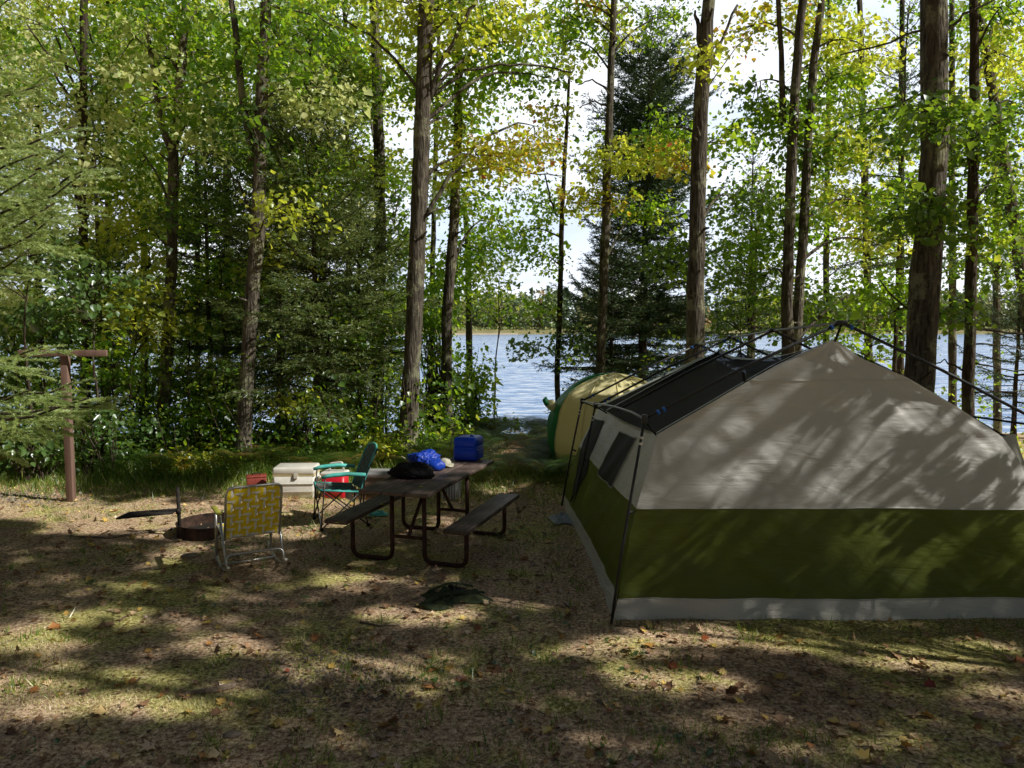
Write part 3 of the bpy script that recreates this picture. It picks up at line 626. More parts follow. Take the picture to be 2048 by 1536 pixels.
# poles
hoops = [  # top px, depth, apex px, depth, base
    ((1289, 838), 6.12, (1683, 645), 6.12, (1222, 1246), True),
    ((1234, 821), 7.55, (1547, 661), 7.55, None, False),
    ((1191, 811), 9.0, (1462, 675), 9.0, (1143, 1040), True),
    ((1164, 802), 9.95, (1396, 689), 9.95, (1123, 1012), True)]
tops, apx = [], []
for (tp, d1, ap, d2, bs, leg) in hoops:
    T_ = P(*tp, d1); A2 = P(*ap, d2); tops.append(T_); apx.append(A2)
    RT = Vector((2*A2.x-T_.x+.02, T_.y, T_.z))
    if leg:
        Bp = G(*bs); Bp.z = gz(Bp.x, Bp.y)-.02
        m_ = MB(); m_.tube([Bp, Bp.lerp(T_, .35)+Vector((-.01, 0, 0)), Bp.lerp(T_, .7)+Vector((-.006, 0, 0)), T_], .0115, 8); lg = tb(m_, 'leg_pole', M['pole'])
        for f_ in (.90, .87): m_ = MB(); q = Bp.lerp(T_, f_); m_.tube([q, q+(T_-Bp)*.012], .0165, 8); m_.build('leg_band', M['white'], lg)
        m_ = MB(); m_.tube([Vector((RT.x+.5, Bp.y, -.02)), RT], .0125, 8); tb(m_, 'leg_pole', M['pole'])
        for hp in (T_, RT): m_ = MB(); m_.box(hp, (.045, .045, .075), bev=.01); tb(m_, 'corner_hub', M['pole'])
        q = Bp.lerp(T_, .54); z_ = q.z; s_ = min(1, (q.y-5.97)/(YB-5.97)); w_ = side(s_, min(1.3, z_))
        m_ = MB(); m_.tube([q, Vector((w_.x, w_.y+.03, z_-.02))], .011, 6); tb(m_, 'wall_clip', M['pole'])
        m_ = MB(); q = T_; w_ = side(s_+.0 if d1 > 7 else 0, 1.40); m_.tube([q+Vector((0, .02, -.01)), w_+Vector((0, .05, .01))], .008, 5)
        tb(m_, 'corner_strap', M['black'])
    m_ = MB()
    mid = T_.lerp(A2, .5)+Vector((-.005, 0, .02)); m_.tube([T_, mid, A2], .0125, 8); m_.tube([A2, RT.lerp(A2, .5)+Vector((0, 0, .02)), RT], .0125, 8); tb(m_, 'roof_pole', M['pole'])
    for pq in (T_.lerp(A2, .07), T_.lerp(A2, .10), A2.lerp(T_, .05), A2.lerp(RT, .05)) if leg else ():
        m_ = MB(); m_.tube([pq-Vector((.009, 0, .005)), pq+Vector((.009, 0, .005))], .021, 8); tb(m_, 'blue_collar', M['blueclip'])
    m_ = MB(); m_.box(A2, (.09, .05, .035), bev=.012); tb(m_, 'apex_hub', M['pole'])
m_ = MB(); a, b = tops[0], tops[3]
m_.tube([tops[0], tops[0].lerp(tops[2], .2)+Vector((0, 0, .03)), tops[1]+Vector((-.01, 0, .035)), tops[0].lerp(tops[2], .8)+Vector((0, 0, .035)), tops[2]+Vector((-.01, 0, .02)), tops[3]], .010, 8); tb(m_, 'eave_bar', M['polegrey'])
m_ = MB(); m_.tube([apx[0], apx[1], apx[2], apx[3]], .010, 8); tb(m_, 'ridge_bar', M['polegrey'])
m_ = MB(); m_.tube([Vector((2*apx[0].x-tops[0].x, 6.1, 1.5)), Vector((2*apx[2].x-tops[2].x, 9.0, 1.4))], .01, 6); tb(m_, 'eave_bar', M['pole'])
for q_ in ((1222, 1247), (1690, 1228)):
    c_ = G(*q_); m_ = MB(); m_.tube([c_+Vector((0, -.03, .05)), c_+Vector((.01, 0, .0)), c_+Vector((.015, .01, -.06))], .006, 6); tb(m_, 'tent_peg', M['pole'])
# straps holding the fabric up
for a, b in ((P(1683, 648, 6.15), P(1670, 683, 6.22)), (P(1486, 744, 6.12), P(1489, 763, 6.2)), (P(1462, 680, 9.0), P(1458, 700, 9.0)), (P(1328, 746, 9.0), P(1331, 760, 9.0)), (P(1862, 743, 6.12), P(1842, 760, 6.2))):
    m_ = MB(); m_.box((a+b)/2, (.022, .004, (a-b).length), rot=(a-b).to_track_quat('Z', 'Y').to_matrix()); tb(m_, 'strap', M['black'])

# ================================================================== YELLOW DOME TENT behind
dome = empty('dome_tent', (1.60, 12.3, 0), 0, 'yellow and green dome tent standing behind the cabin tent', 'tent')
dc = Vector((1.60, 12.3, 0)); RXd, RYd, RZd = 1.04, 1.25, 1.5
def domep(phi, th):   # phi around from -180..180, th 0 ground..1 top
    a = -.62+th*(PI/2+.62); r = math.cos(a)**.9; z = (math.sin(a)+math.sin(.62))/(1+math.sin(.62))
    k = 1+.035*noise.noise(Vector((phi*3, th*4, 0)))+.012*noise.noise(Vector((phi*11, th*9, 3)))
    return Vector((RXd*r*math.cos(phi)*k, RYd*r*math.sin(phi)*k, RZd*z*k))
def dpan(name, p0, p1, mat, t0=0, t1=1):
    m_ = MB(); m_.grid(lambda u, v: domep(R(p0+(p1-p0)*u), t0+(t1-t0)*v), 18, 26); return m_.build(name, M[mat], dome)
dpan('green_panel', 170, 205, 'green', 0, .97); dpan('yellow_panel', 205, 268, 'yellow', 0, 1); dpan('yellow_panel', 268, 330, 'yellow', 0, 1)
dpan('yellow_panel', -30, 100, 'yellow'); dpan('green_panel', 100, 170, 'green')
for ph in (205, 236, 268, 300, 330): m_ = MB(); m_.tube([domep(R(ph), t/24)*1.006 for t in range(25)], .008, 5); m_.build('seam', M['yellow'], dome)
m_ = MB(); q0 = P(1092, 806, 12.2)-dc; q1 = P(1122, 822, 12.2)-dc
m_.tube([q0, q0.lerp(q1, .3)+Vector((0, 0, .02)), q0.lerp(q1, .6), q1+Vector((.1, 0, 0))], [.05, .085, .07, .04], 12); m_.build('rolled_flap', M['yellow'], dome)
m_ = MB(); m_.tube([q0+Vector((-.03, 0, .0)), q0+Vector((.03, -.01, .03))], [.06, .085], 12); m_.build('flap_tie', M['green'], dome)

# ================================================================== PICNIC TABLE
TA = R(-17.5)
tab = empty('picnic_table', (-1.1, 7.02, 0), TA, 'dark brown plank picnic table with attached benches on pipe legs', 'table')
# local: x across (right), y along away
m_ = MB(); LEN = 1.88
for k in range(3): m_.box((-.235+.235*k, LEN/2, .742), (.228, LEN, .036), bev=.006)
for o_ in (.35, 1.5): m_.box((0, o_, .712), (.6, .08, .022))
m_.build('tabletop', M['plank'], tab)
for sx in (-1, 1):
    m_ = MB(); m_.box((sx*.61, .02+.80, .425), (.235, 1.6, .04), bev=.006); m_.build('bench', M['plank'], tab)
for yy in (.33, 1.48):
    for sx in (-1, 1):
        m_ = MB(); m_.tube(arc([(sx*.17, yy, .70), (sx*.17, yy, .02), (sx*.60, yy, .02), (sx*.60, yy, .40)], .09), .022, 10); m_.build('leg', M['steel'], tab)
    for zc in (.25, .66): m_ = MB(); m_.tube([(-.17, yy, zc), (.17, yy, zc)], .017, 8); m_.build('crossbar', M['steel'], tab)
for ya, yb in ((.33, .78), (1.48, 1.05)): m_ = MB(); m_.tube([(0, ya, .25), (0, yb, .69)], .018, 8); m_.build('brace', M['steel'], tab)
TT = .762
def blob(name, mat, parent, size, loc, seed, amp=.25, fs=3.0, sub=44, flat=True, rz=0, parts=None):
    m_ = MB(); ca, sa = math.cos(rz), math.sin(rz)
    def f(u, v):
        a = 2*PI*u; t = PI*(v-.5); d = Vector((math.cos(a)*math.cos(t), math.sin(a)*math.cos(t), math.sin(t)))
        k = 1-amp*.9*abs(noise.noise(d*fs*2.2+Vector((seed+2, 2*noise.noise(d*fs+Vector((seed, 1, 1))), 0))))+amp*.4+amp*noise.noise(d*fs*.6+Vector((seed, 0, 0)))+amp*.6*abs(noise.noise(d*fs*1.6+Vector((seed, 4, 0))))+amp*.35*noise.noise(d*fs*4+Vector((seed, 9, 0)))
        x, y, z = d.x*k*size[0]/2, d.y*k*size[1]/2, max(-1, d.z*k)*size[2]/2
        if flat and z < -.38*size[2]: z = -.38*size[2]+.02*z
        return Vector((loc[0]+x*ca-y*sa, loc[1]+x*sa+y*ca, loc[2]+.4*size[2]+z))
    m_.grid(f, sub*2, sub); return m_.build(name, mat, parent)
def on_table(px, py, z=TT): return G(px, py, z)
q = on_table(847, 938); e = empty('blue_jacket', q, 0, 'crumpled bright blue jacket lying on the picnic table behind the black one', 'jacket')
blob('body', M['blue'], e, (.33, .3, .19), (0, .05, 0), 3, .35, 2.4)
s_ = blob('sleeve', M['blue'], e, (.2, .13, .12), (.12, -.06, 0), 8, .3, 2.5, 14)
m_ = MB(); m_.tube([(-.25, .1, .12), (-.16, .08, .07)], .006, 6); m_.build('drawstring', M['hat'], e)
q = on_table(820, 957); e = empty('black_jacket', q, 0, 'heap of black clothing on the near part of the picnic table', 'jacket')
blob('body', M['black'], e, (.36, .26, .155), (0, .09, 0), 5, .3, 2.4); blob('sleeve', M['black'], e, (.2, .13, .1), (.12, .02, 0), 15, .3, 2.4, 14)
q = on_table(889, 934); e = empty('sun_hat', q, 0, 'small cream cloth hat on the table between the blue jacket and blue jug', 'hat')
blob('crown', M['hat'], e, (.13, .13, .1), (0, .03, 0), 2, .15, 2, 14)
m_ = MB(); m_.grid(lambda u, v: Vector((math.cos(2*PI*u)*(.05+.05*v), .03+math.sin(2*PI*u)*(.05+.05*v), .012+.012*math.sin(6*PI*u)*v+.004)), 30, 3); m_.build('brim', M['hat'], e)
q = on_table(930, 922); jug = empty('water_jug', q, R(-17), 'bright blue cube shaped water container at the far end of the picnic table', 'container')
m_ = MB(); m_.box((0, .12, .075), (.285, .27, .15), bev=.03); m_.box((0, .12, .205), (.285, .27, .125), bev=.04)
jb = m_.build('body', M['bluejug'], jug)
m_ = MB(); m_.box((0, .12, .143), (.280, .265, .05), bev=.024); m_.build('waist', M['bluejug'], jug)
m_ = MB(); m_.tube([(.05, .10, .262), (.05, .10, .283)], .022, 12); m_.build('cap', M['bluejug'], jug)
for q, lb in (((838, 975, TT), 'small yellow fallen leaf on the near end of the picnic table'), ((760, 1010, .448), 'small yellow fallen leaf midway along the left bench'), ((670, 1047, .448), 'small yellow fallen leaf on the near end of the left bench')):
    p = G(*q); p.z += .006; o = leaves('fallen_leaf', M['leafy'], np.array([[0, 0, 0.]]), np.array([[.8, .3, .0]]), np.array([[0, .1, 1.]]), np.array([.05]), np.array([.9]), MAPLE, MAPLE_T); o.location = p; tag(o, lb, 'leaf')

# ================================================================== LAWN ROCKING CHAIR
lc = empty('rocking_lawn_chair', (-2.52, 7.28, 0), R(29), 'aluminium rocking lawn chair with woven yellow and white webbing', 'chair')
HW = .255; RT_ = .0125
def ch_ground(y): return .012+.34*(1-math.cos(max(-1.2, min(1.2, y/.62))))*.55
for sx in (-1, 1):
    x = sx*HW
    m_ = MB(); m_.tube([(x, -.40+.8*k/14, .0125+.10*((-.40+.8*k/14-.02)/.42)**2) for k in range(15)], .0125, 8); m_.build('rocker', M['armyel' if 0 else 'alu'], lc)
    m_ = MB(); m_.tube([(x, -.33, .08), (x*1.03, -.06, .52)], RT_, 8); m_.build('rear_leg', M['alu'], lc)
    m_ = MB(); m_.tube([(x, .27, .05), (x*1.03, .20, .54)], RT_, 8); m_.build('front_leg', M['alu'], lc)
    m_ = MB(); m_.box((x*1.08, .06, .545), (.05, .36, .018), bev=.007); m_.build('armrest', M['armyel'], lc)
    m_ = MB(); m_.tube([(x, -.40, .115), (x, -.412, .122)], .0145, 8); m_.build('end_cap', M['white'], lc)
m_ = MB(); m_.tube(arc([(-HW, -.33, .09), (-HW, -.29, .20), (HW, -.29, .20), (HW, -.33, .09)], .08), RT_*.9, 8); m_.build('rear_crossbar', M['alu'], lc)
m_ = MB(); m_.tube([(-HW, .03, .03), (HW, .03, .03)], RT_*.8, 8); m_.build('rocker_crossbar', M['alu'], lc)
m_ = MB(); m_.tube(arc([(-HW, .27, .1), (-HW, .24, .26), (HW, .24, .26), (HW, .27, .1)], .08), RT_*.8, 8); m_.build('front_crossbar', M['alu'], lc)
b0 = Vector((0, -.20, .33)); b1 = Vector((0, -.36, .83)); bu = (b1-b0)
def bp_(x, t, o=0): n_ = Vector((0, bu.z, -bu.y)).normalized(); return Vector((x, b0.y+bu.y*t, b0.z+bu.z*t))-n_*o
m_ = MB(); m_.tube(arc([bp_(-HW+.01, -.02), bp_(-HW+.01, 1), bp_(HW-.01, 1), bp_(HW-.01, -.02)], .07), RT_, 8); m_.tube([bp_(-HW, .02), bp_(HW, .02)], RT_*.8, 8); m_.build('back_frame', M['alu'], lc)
m_ = MB(); m_.tube(arc([(-HW+.012, -.2, .33), (-HW+.012, .25, .36), (HW-.012, .25, .36), (HW-.012, -.2, .33)], .06), RT_, 8); m_.build('seat_frame', M['alu'], lc)
def weave(fn, nx, ny, W, name):
    m_ = MB(); sw = 2*W/nx
    for i in range(nx):
        xc = -W+sw*(i+.5)
        for (o0, o1, mi) in ((-.46, .16, 0), (.16, .44, 1)):
            m_.grid(lambda u, v: fn(xc+sw*(o0+(o1-o0)*u), v, .005*math.sin(PI*(v*ny-.5))*(1 if i % 2 else -1)), 1, ny*6, mi)
    for j in range(ny):
        tcn = (j+.5)/ny
        for (o0, o1, mi) in ((-.42, -.12, 1), (-.12, .42, 0)):
            m_.grid(lambda u, v: fn(-W+2*W*u, tcn+(o0+(o1-o0)*v)/ny, .005*math.sin(PI*(u*nx-.5))*(-1 if j % 2 == 0 else 1)), nx*6, 1, mi)
    return m_.build(name, [M['webyel'], M['webwhite']], lc)
weave(lambda x, t, o: bp_(x, t*.96+.02, o+.004), 7, 7, HW-.005, 'back_webbing')
weave(lambda x, t, o: Vector((x, -.2+.45*t, .335+.03*t-.03*math.sin(PI*t)+o)), 6, 6, HW-.012, 'seat_webbing')

# ================================================================== TEAL CAMP CHAIR  (local +y = the way it faces)
cc = empty('camp_chair', (-2.0, 8.83, 0), math.atan2(-(-.92), -.39), 'teal and grey folding camp chair facing the fire ring', 'chair')
W2 = .25
def sheet(name, fn, nu, nv, mats, mi=0, thick=0): m_ = MB(); m_.grid(fn, nu, nv, mi); return m_.build(name, mats, cc)
sheet('seat', lambda u, v: Vector((-W2+2*W2*u, -.2+.44*v, .40+.05*v-.05*math.sin(PI*u)*math.sin(PI*min(1, v+.1)))), 12, 12, M['greyfab'])
def bk(u, v): return Vector(((-.225+.45*u)*(1-.12*max(0, v-.8)/.2), -.20-.20*v-.03*math.sin(PI*u), .40+.50*v-.03*max(0, (abs(u-.5)*2)**3*max(0, v-.8)/.2)))
sheet('backrest', bk, 14, 14, M['greyfab'])
m_ = MB()
for side_ in (0, 1): m_.tube([bk(side_, v/10) for v in range(11)], .012, 6)
m_.tube([bk(u/10, 1) for u in range(11)], .012, 6); m_.tube([Vector((-W2+2*W2*u/8, .24, .45-.02*math.sin(PI*u/8))) for u in range(9)], .013, 6)
for sx in (-1, 1): m_.tube([(sx*W2, -.2, .40), (sx*W2, .24, .45)], .010, 6)
m_.build('piping', M['teal'], cc)
m_ = MB()   # hexagonal teal pattern lines on both faces of the back
for i in range(5):
    for j in range(8):
        for (du, dv) in ((.1, .06), (-.1, .06)):
            u0, v0 = i/5+.1*(j % 2), j/8; u1, v1 = u0+du, v0+.125
            if 0 <= min(u0, u1) and max(u0, u1) <= 1 and v1 <= 1:
                for o_ in (-.006, .006): m_.tube([bk(u0, v0)+Vector((0, o_, 0)), bk(u1, v1)+Vector((0, o_, 0))], .0018, 4)
for i in range(6):
    for (du) in (.08, -.08):
        for j in range(4):
            u0, v0 = i/6, j/4; 
            if 0 <= u0+du <= 1: m_.tube([Vector((-W2+2*W2*u0, -.2+.44*v0, .415+.05*v0-.05*math.sin(PI*u0))), Vector((-W2+2*W2*(u0+du), -.2+.44*(v0+.25), .415+.05*(v0+.25)-.05*math.sin(PI*(u0+du))))], .003, 4)
m_.build('fabric_pattern', M['teal'], cc)
for sx in (-1, 1):
    m_ = MB(); m_.tube([(sx*.29, -.25, .60), (sx*.295, -.05, .625), (sx*.29, .14, .62), (sx*.285, .24, .60)], [.02, .024, .024, .018], 8); m_.build('armrest', M['teal'], cc)
for (a, b) in (((-.27, .24, .02), (-.25, -.22, .42)), ((.27, .24, .02), (.25, -.22, .42)), ((-.27, -.28, .02), (-.25, .24, .45)), ((.27, -.28, .02), (.25, .24, .45)),
               ((-.27, .25, .02), (.25, .24, .44)), ((.27, .25, .02), (-.25, .24, .44)), ((-.27, -.28, .02), (.25, -.22, .42)), ((.27, -.28, .02), (-.25, -.22, .42))):
    m_ = MB(); m_.tube([a, b], .0085, 6); m_.build('leg', M['pole'], cc)
for sx in (-1, 1):
    m_ = MB(); m_.tube([(sx*.27, .25, .02), (sx*.285, .2, .60)], .008, 6); m_.build('arm_post', M['pole'], cc)
    m_ = MB(); m_.tube([(sx*.25, -.22, .1), (sx*.235, -.25, .55), (sx*.225, -.41, .88)], .0085, 6); m_.build('back_post', M['pole'], cc)
    for yy in (.245, -.28): m_ = MB(); m_.tube([(sx*.27, yy, .0), (sx*.27, yy, .03)], .02, 8); m_.build('foot', M['black'], cc)
p = P(697, 993, 8.75); m_ = MB()
m_.grid(lambda u, v: Vector((-.035+.07*u+.03*v*(u), .01*math.sin(5*u), .06-.13*v*(.6+.4*u))), 6, 6); o = m_.build('paper_towel', M['white']); o.location = p; tag(o, 'white paper towel hanging from the seat of the teal camp chair', 'paper')

# ================================================================== COOLERS AND BOXES
p = G(588, 998); cw = empty('cooler', p, R(3), 'large white cooler with yellowed seam lit by the sun', 'cooler')
def frus(mb, w0, d0, w1, d1, z0, z1, mi=0, y0=0, bev=.03):
    n = 5; L0 = []
    lv = [(z0, 0, -.01), (z0+.012, 0, 0), (z1, 1, 0)]
    for (z, t, of) in lv:
        ww = (w0*(1-t)+w1*t)/2+of; dd = (d0*(1-t)+d1*t)/2+of
        for (sx, sy, a0) in ((1, 1, 0), (-1, 1, 90), (-1, -1, 180), (1, -1, 270)):
            for k in range(n): a = R(a0+90*k/(n-1)); L0.append((sx*(ww-bev)+bev*math.cos(a), y0+sy*(dd-bev)+bev*math.sin(a), z))
    N = 4*n; fs = [(k*N+i, k*N+(i+1) % N, (k+1)*N+(i+1) % N, (k+1)*N+i) for k in range(2) for i in range(N)]+[tuple(range(N-1, -1, -1)), tuple(2*N+i for i in range(N))]
    mb.add(L0, fs, mi, True)
m_ = MB(); frus(m_, .51, .34, .545, .38, 0, .305, y0=.19)
for z in (.1, .2): m_.box((0, -.002+.005, z), (.53, .012, .006))
m_.build('body', M['white'], cw)
m_ = MB(); m_.box((0, .19, .365), (.555, .39, .105), bev=.03); m_.build('lid', M['white'], cw)
m_ = MB(); m_.box((0, .19, .309), (.548, .383, .012)); m_.build('seam', M['cream'], cw)
m_ = MB(); m_.box((.03, -.006, .305), (.05, .012, .06)); m_.build('latch', M['white'], cw)
for sx in (-1, 1):
    m_ = MB(); m_.tube(arc([(sx*.275, .08, .26), (sx*.295, .08, .22), (sx*.295, .3, .22), (sx*.275, .3, .26)], .02), .012, 6); m_.build('handle', M['white'], cw)
p = G(665, 998); cj = empty('jug_cooler', p, R(-4), 'red drink cooler with white lid and carrying handle', 'cooler')
m_ = MB(); frus(m_, .30, .24, .325, .26, 0, .30, y0=.13, bev=.05); m_.build('body', M['red'], cj)
m_ = MB(); m_.box((0, .13, .324), (.33, .265, .05), bev=.02); m_.build('lid', M['white'], cj)
m_ = MB(); m_.tube(arc([(-.07, .13, .36), (-.07, .13, .45), (.1, .13, .47), (.12, .13, .36)], .03), .014, 6); m_.build('handle', M['white'], cj)
p = G(762, 992); cl_ = empty('cooler', p, R(-2), 'low tan cooler with pale grey lid behind the camp chair', 'cooler')
m_ = MB(); frus(m_, .50, .30, .56, .34, 0, .24, y0=.17); m_.build('body', M['bodytan'], cl_)
m_ = MB(); m_.box((0, .17, .275), (.60, .37, .07), bev=.02); m_.build('lid', M['grey'], cl_)
p = G(514, 985); rb = empty('red_metal_box', p, R(20), 'faded red metal box on the grass left of the white cooler', 'box')
m_ = MB(); m_.box((0, .1, .10), (.26, .17, .20), bev=.01); m_.build('body', M['redbox'], rb)
m_ = MB(); m_.box((0, .1, .212), (.268, .178, .025), bev=.008); m_.build('lid', M['redbox'], rb)
m_ = MB(); m_.tube(arc([(-.05, .1, .22), (-.05, .1, .25), (.05, .1, .25), (.05, .1, .22)], .01), .008, 6); m_.build('handle', M['black'], rb)
p = G(898, 1001); tubm = empty('ribbed_crate', p, R(-12), 'pale grey ribbed plastic crate standing beyond the picnic table', 'crate')
m_ = MB(); frus(m_, .20, .2, .23, .23, 0, .30, y0=.12, bev=.02)
m_.build('body', M['grey'], tubm)
m_ = MB()
for k in range(6): m_.box((-.09+.036*k, .0+.004, .15), (.012, .016, .27))
m_.build('ribs', M['white'], tubm)
m_ = MB(); m_.box((0, .12, .305), (.25, .25, .02), bev=.006); m_.build('rim', M['grey'], tubm)

# cloths on the ground
def cloth(name, mat, px, py, w, d, h, seed, label, cat, rz=0, n=26):
    p = G(px, py); m_ = MB()
    def f(u, v):
        x = (u-.5)*w; y = (v-.5)*d; e_ = min(u, 1-u, v, 1-v)*4
        wob = Vector((noise.noise(Vector((u*3, v*3, seed))), noise.noise(Vector((u*3, v*3, seed+5))), 0))*.12*w
        z = h*min(1, e_)*(.35+.65*abs(noise.noise(Vector((u*5, v*5, seed+9)))*1.8))+.008
        return Vector((x, y, max(.006, z)))+wob
    m_.grid(f, n, n); o = m_.build(name, mat); o.location = p+Vector((0, 0, gz(p.x, p.y)+.004)); o.rotation_euler.z = rz; tag(o, label, cat); return o
bag = empty('camouflage_bag', G(905, 1200), R(14), 'crumpled camouflage bag with loose straps on the ground by the table', 'bag')
def cl2(name, mat, w, d, h, seed, loc, parent):
    m_ = MB()
    def f(u, v):
        x = (u-.5)*w; y = (v-.5)*d; e_ = min(u, 1-u, v, 1-v)*4
        z = h*min(1, e_)*(.25+.75*abs(noise.noise(Vector((u*4, v*4, seed)))*2))+.006
        return Vector((x+.25*w*noise.noise(Vector((u*2.2, v*2.2, seed+3))), y+.25*d*noise.noise(Vector((u*2.2, v*2.2, seed+6))), max(.004, z)))
    m_.grid(f, 26, 26); o = m_.build(name, mat, parent); o.location = loc; return o
cl2('body', M['camo'], .5, .36, .075, 3, (0, .02, 0), bag)
cl2('flap', M['black'], .2, .16, .045, 7, (.03, .12, .02), bag)
for q in ([(-.22, -.12, .02), (-.1, -.03, .06), (.05, .02, .05), (.28, .02, .03)], [(-.05, -.1, .03), (.05, .05, .1), (.06, .16, .14)], [(-.16, .12, .05), (0, .08, .12), (.2, .14, .05)]):
    m_ = MB(); pp = arc(q, .06)
    m_.grid(lambda u, v: pp[min(len(pp)-1, int(u*(len(pp)-1)))]+Vector((0, .03*(v-.5), .012*v)), len(pp)-1, 1); m_.build('strap', M['camo'], bag)
cloth('ground_sheet', M['tarp'], 1122, 1042, .24, .34, .09, 4, 'pale blue sheet corner sticking out from under the cabin tent', 'sheet', R(10))
cloth('teal_towel', M['teal'], 757, 1030, .22, .16, .05, 8, 'small teal cloth lying on the ground behind the left bench', 'cloth')

# ================================================================== FIRE RING
fr = empty('fire_ring', (-3.32, 8.42, 0), 0, 'low rusty steel fire ring set in the dirt', 'fire ring')
m_ = MB(); rr = .36; hh = .13
m_.grid(lambda u, v: Vector((math.cos(2*PI*u)*rr, math.sin(2*PI*u)*rr, -.03+(hh+.03)*v)), 48, 3); m_.grid(lambda u, v: Vector((math.cos(-2*PI*u)*(rr-.008), math.sin(-2*PI*u)*(rr-.008), -.03+(hh+.03)*v)), 48, 3)
m_.tube([(math.cos(2*PI*k/48)*rr, math.sin(2*PI*k/48)*rr, hh) for k in range(49)], .009, 6, cap=False); m_.build('ring_wall', M['rust'], fr)
m_ = MB(); m_.grid(lambda u, v: Vector((math.cos(2*PI*u)*(rr-.012)*v, math.sin(2*PI*u)*(rr-.012)*v, .02+.02*noise.noise(Vector((v*3*math.cos(2*PI*u), v*3*math.sin(2*PI*u), 0))))), 30, 8); m_.build('ash_bed', M['char'], fr)
m_ = MB(); m_.tube([(-.30, -.12, -.05), (-.31, -.12, .53)], .019, 10); m_.build('grill_post', M['char'], fr)
m_ = MB(); m_.tube([(-.31, -.12, .24), (-.31, -.12, .30)], .027, 10); m_.tube(arc([(-.33, -.22, .27), (-.92, -.26, .22), (-.92, .02, .22), (-.33, 0, .27)], .02), .009, 6)
for k in range(14): y_ = -.22+.22*k/13; m_.tube([(-.33, y_, .268), (-.91, y_-.03, .222)], .005, 5)
m_.build('grill_grate', M['char'], fr)

# ================================================================== T-SHAPED POST
pb = G(143, 1004); tpst = empty('lantern_post', (pb.x, pb.y, 0), R(2), 'brown wooden post with a crossbeam like a letter T', 'post')
m_ = MB(); m_.box((0, 0, .93), (.088, .09, 1.92), bev=.006); m_.build('upright', M['post'], tpst)
m_ = MB(); m_.box((.01, -.067, 1.93), (1.10, .040, .082), bev=.005); m_.build('crossbeam', M['post'], tpst)
for dx in (-.02, .03): m_ = MB(); m_.tube([(dx, -.092, 1.93), (dx, -.083, 1.93)], .008, 8); m_.build('bolt', M['char'], tpst)

# ================================================================== TREES
# tall trunks of the front row, left to right
tree('tall slim dark trunk at the far left behind the T-shaped post', 14.2, [(172, 900, 22), (172, 600, 20), (163, 400, 17), (166, 200, 16), (168, 0, 15)],
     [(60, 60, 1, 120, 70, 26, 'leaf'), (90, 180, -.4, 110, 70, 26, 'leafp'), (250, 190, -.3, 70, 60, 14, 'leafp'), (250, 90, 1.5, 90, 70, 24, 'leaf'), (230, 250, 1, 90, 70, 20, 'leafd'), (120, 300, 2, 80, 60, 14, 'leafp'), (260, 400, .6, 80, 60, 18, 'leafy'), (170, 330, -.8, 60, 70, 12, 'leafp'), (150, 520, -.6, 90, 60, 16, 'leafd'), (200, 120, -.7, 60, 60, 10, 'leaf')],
     'barkd', 'leafp', bare=[[(160, 225, 6, 0), (115, 160, 5, -.1), (97, 110, 4, -.1), (55, 50, 3, -.2)], [(158, 210, 6, 0), (130, 120, 5, .1), (110, 70, 3, .1)]])
tree('forked maple trunk between the lantern post and the fire ring', 13.4, [(322, 905, 30), (335, 700, 25), (345, 480, 22), (346, 300, 21), (365, 120, 18), (372, 0, 16)],
     [(330, 60, .6, 120, 80, 30, 'leaf'), (420, 150, 1, 110, 70, 28, 'leaf'), (420, 230, -.4, 70, 60, 16, 'leafp'), (280, 110, -.5, 60, 60, 12, 'leafp'), (300, 200, 1.6, 80, 70, 18, 'leafp'), (250, 330, .8, 90, 60, 20, 'leaf'), (420, 300, 1.4, 80, 60, 14, 'leafd'), (440, 60, .5, 90, 60, 20, 'leaf'), (240, 460, .5, 80, 50, 16, 'leafy'), (350, 210, -.7, 70, 50, 14, 'leaf'), (360, 420, -.7, 60, 40, 9, 'leafd'), (300, 600, -.6, 70, 60, 14, 'leafy'), (330, 20, -.6, 90, 50, 14, 'leaf')],
     'bark', 'leaf', extra=[([(343, 300, 16), (322, 250, 12), (305, 130, 10)],)], bare=[[(355, 140, 6, 0), (330, 90, 5, 0), (300, 40, 4, 0), (283, 0, 3, 0)], [(350, 505, 4, 0), (372, 512, 4, -.2), (410, 516, 3, -.3)], [(360, 310, 5, 0), (395, 305, 4, 0), (450, 310, 3, .1)]])
tree('thick dark maple trunk with a second stem, behind the yellow lawn chair', 12.3, [(484, 945, 40), (488, 850, 33), (500, 650, 31), (517, 450, 30), (522, 250, 27), (532, 0, 22)],
     [(600, 60, .5, 110, 70, 30, 'leaf'), (500, 130, 1.2, 80, 70, 20, 'leaf'), (620, 200, .3, 90, 60, 26, 'leafp'), (580, 420, -.5, 50, 40, 8, 'leafy'), (420, 390, 1.2, 70, 50, 12, 'leafd'), (560, 300, 1, 70, 60, 12, 'leafd'), (560, 90, -.7, 80, 60, 16, 'leaf'), (470, 250, -.5, 60, 50, 10, 'leafd'), (620, 340, .6, 80, 60, 16, 'leaf')],
     'bark', 'leaf', extra=[([(506, 320, 16), (488, 220, 14), (470, 60, 12), (462, 0, 11)],)], bare=[[(530, 8, 5, 0), (620, 30, 4, -.1), (680, 55, 3, -.2)]])
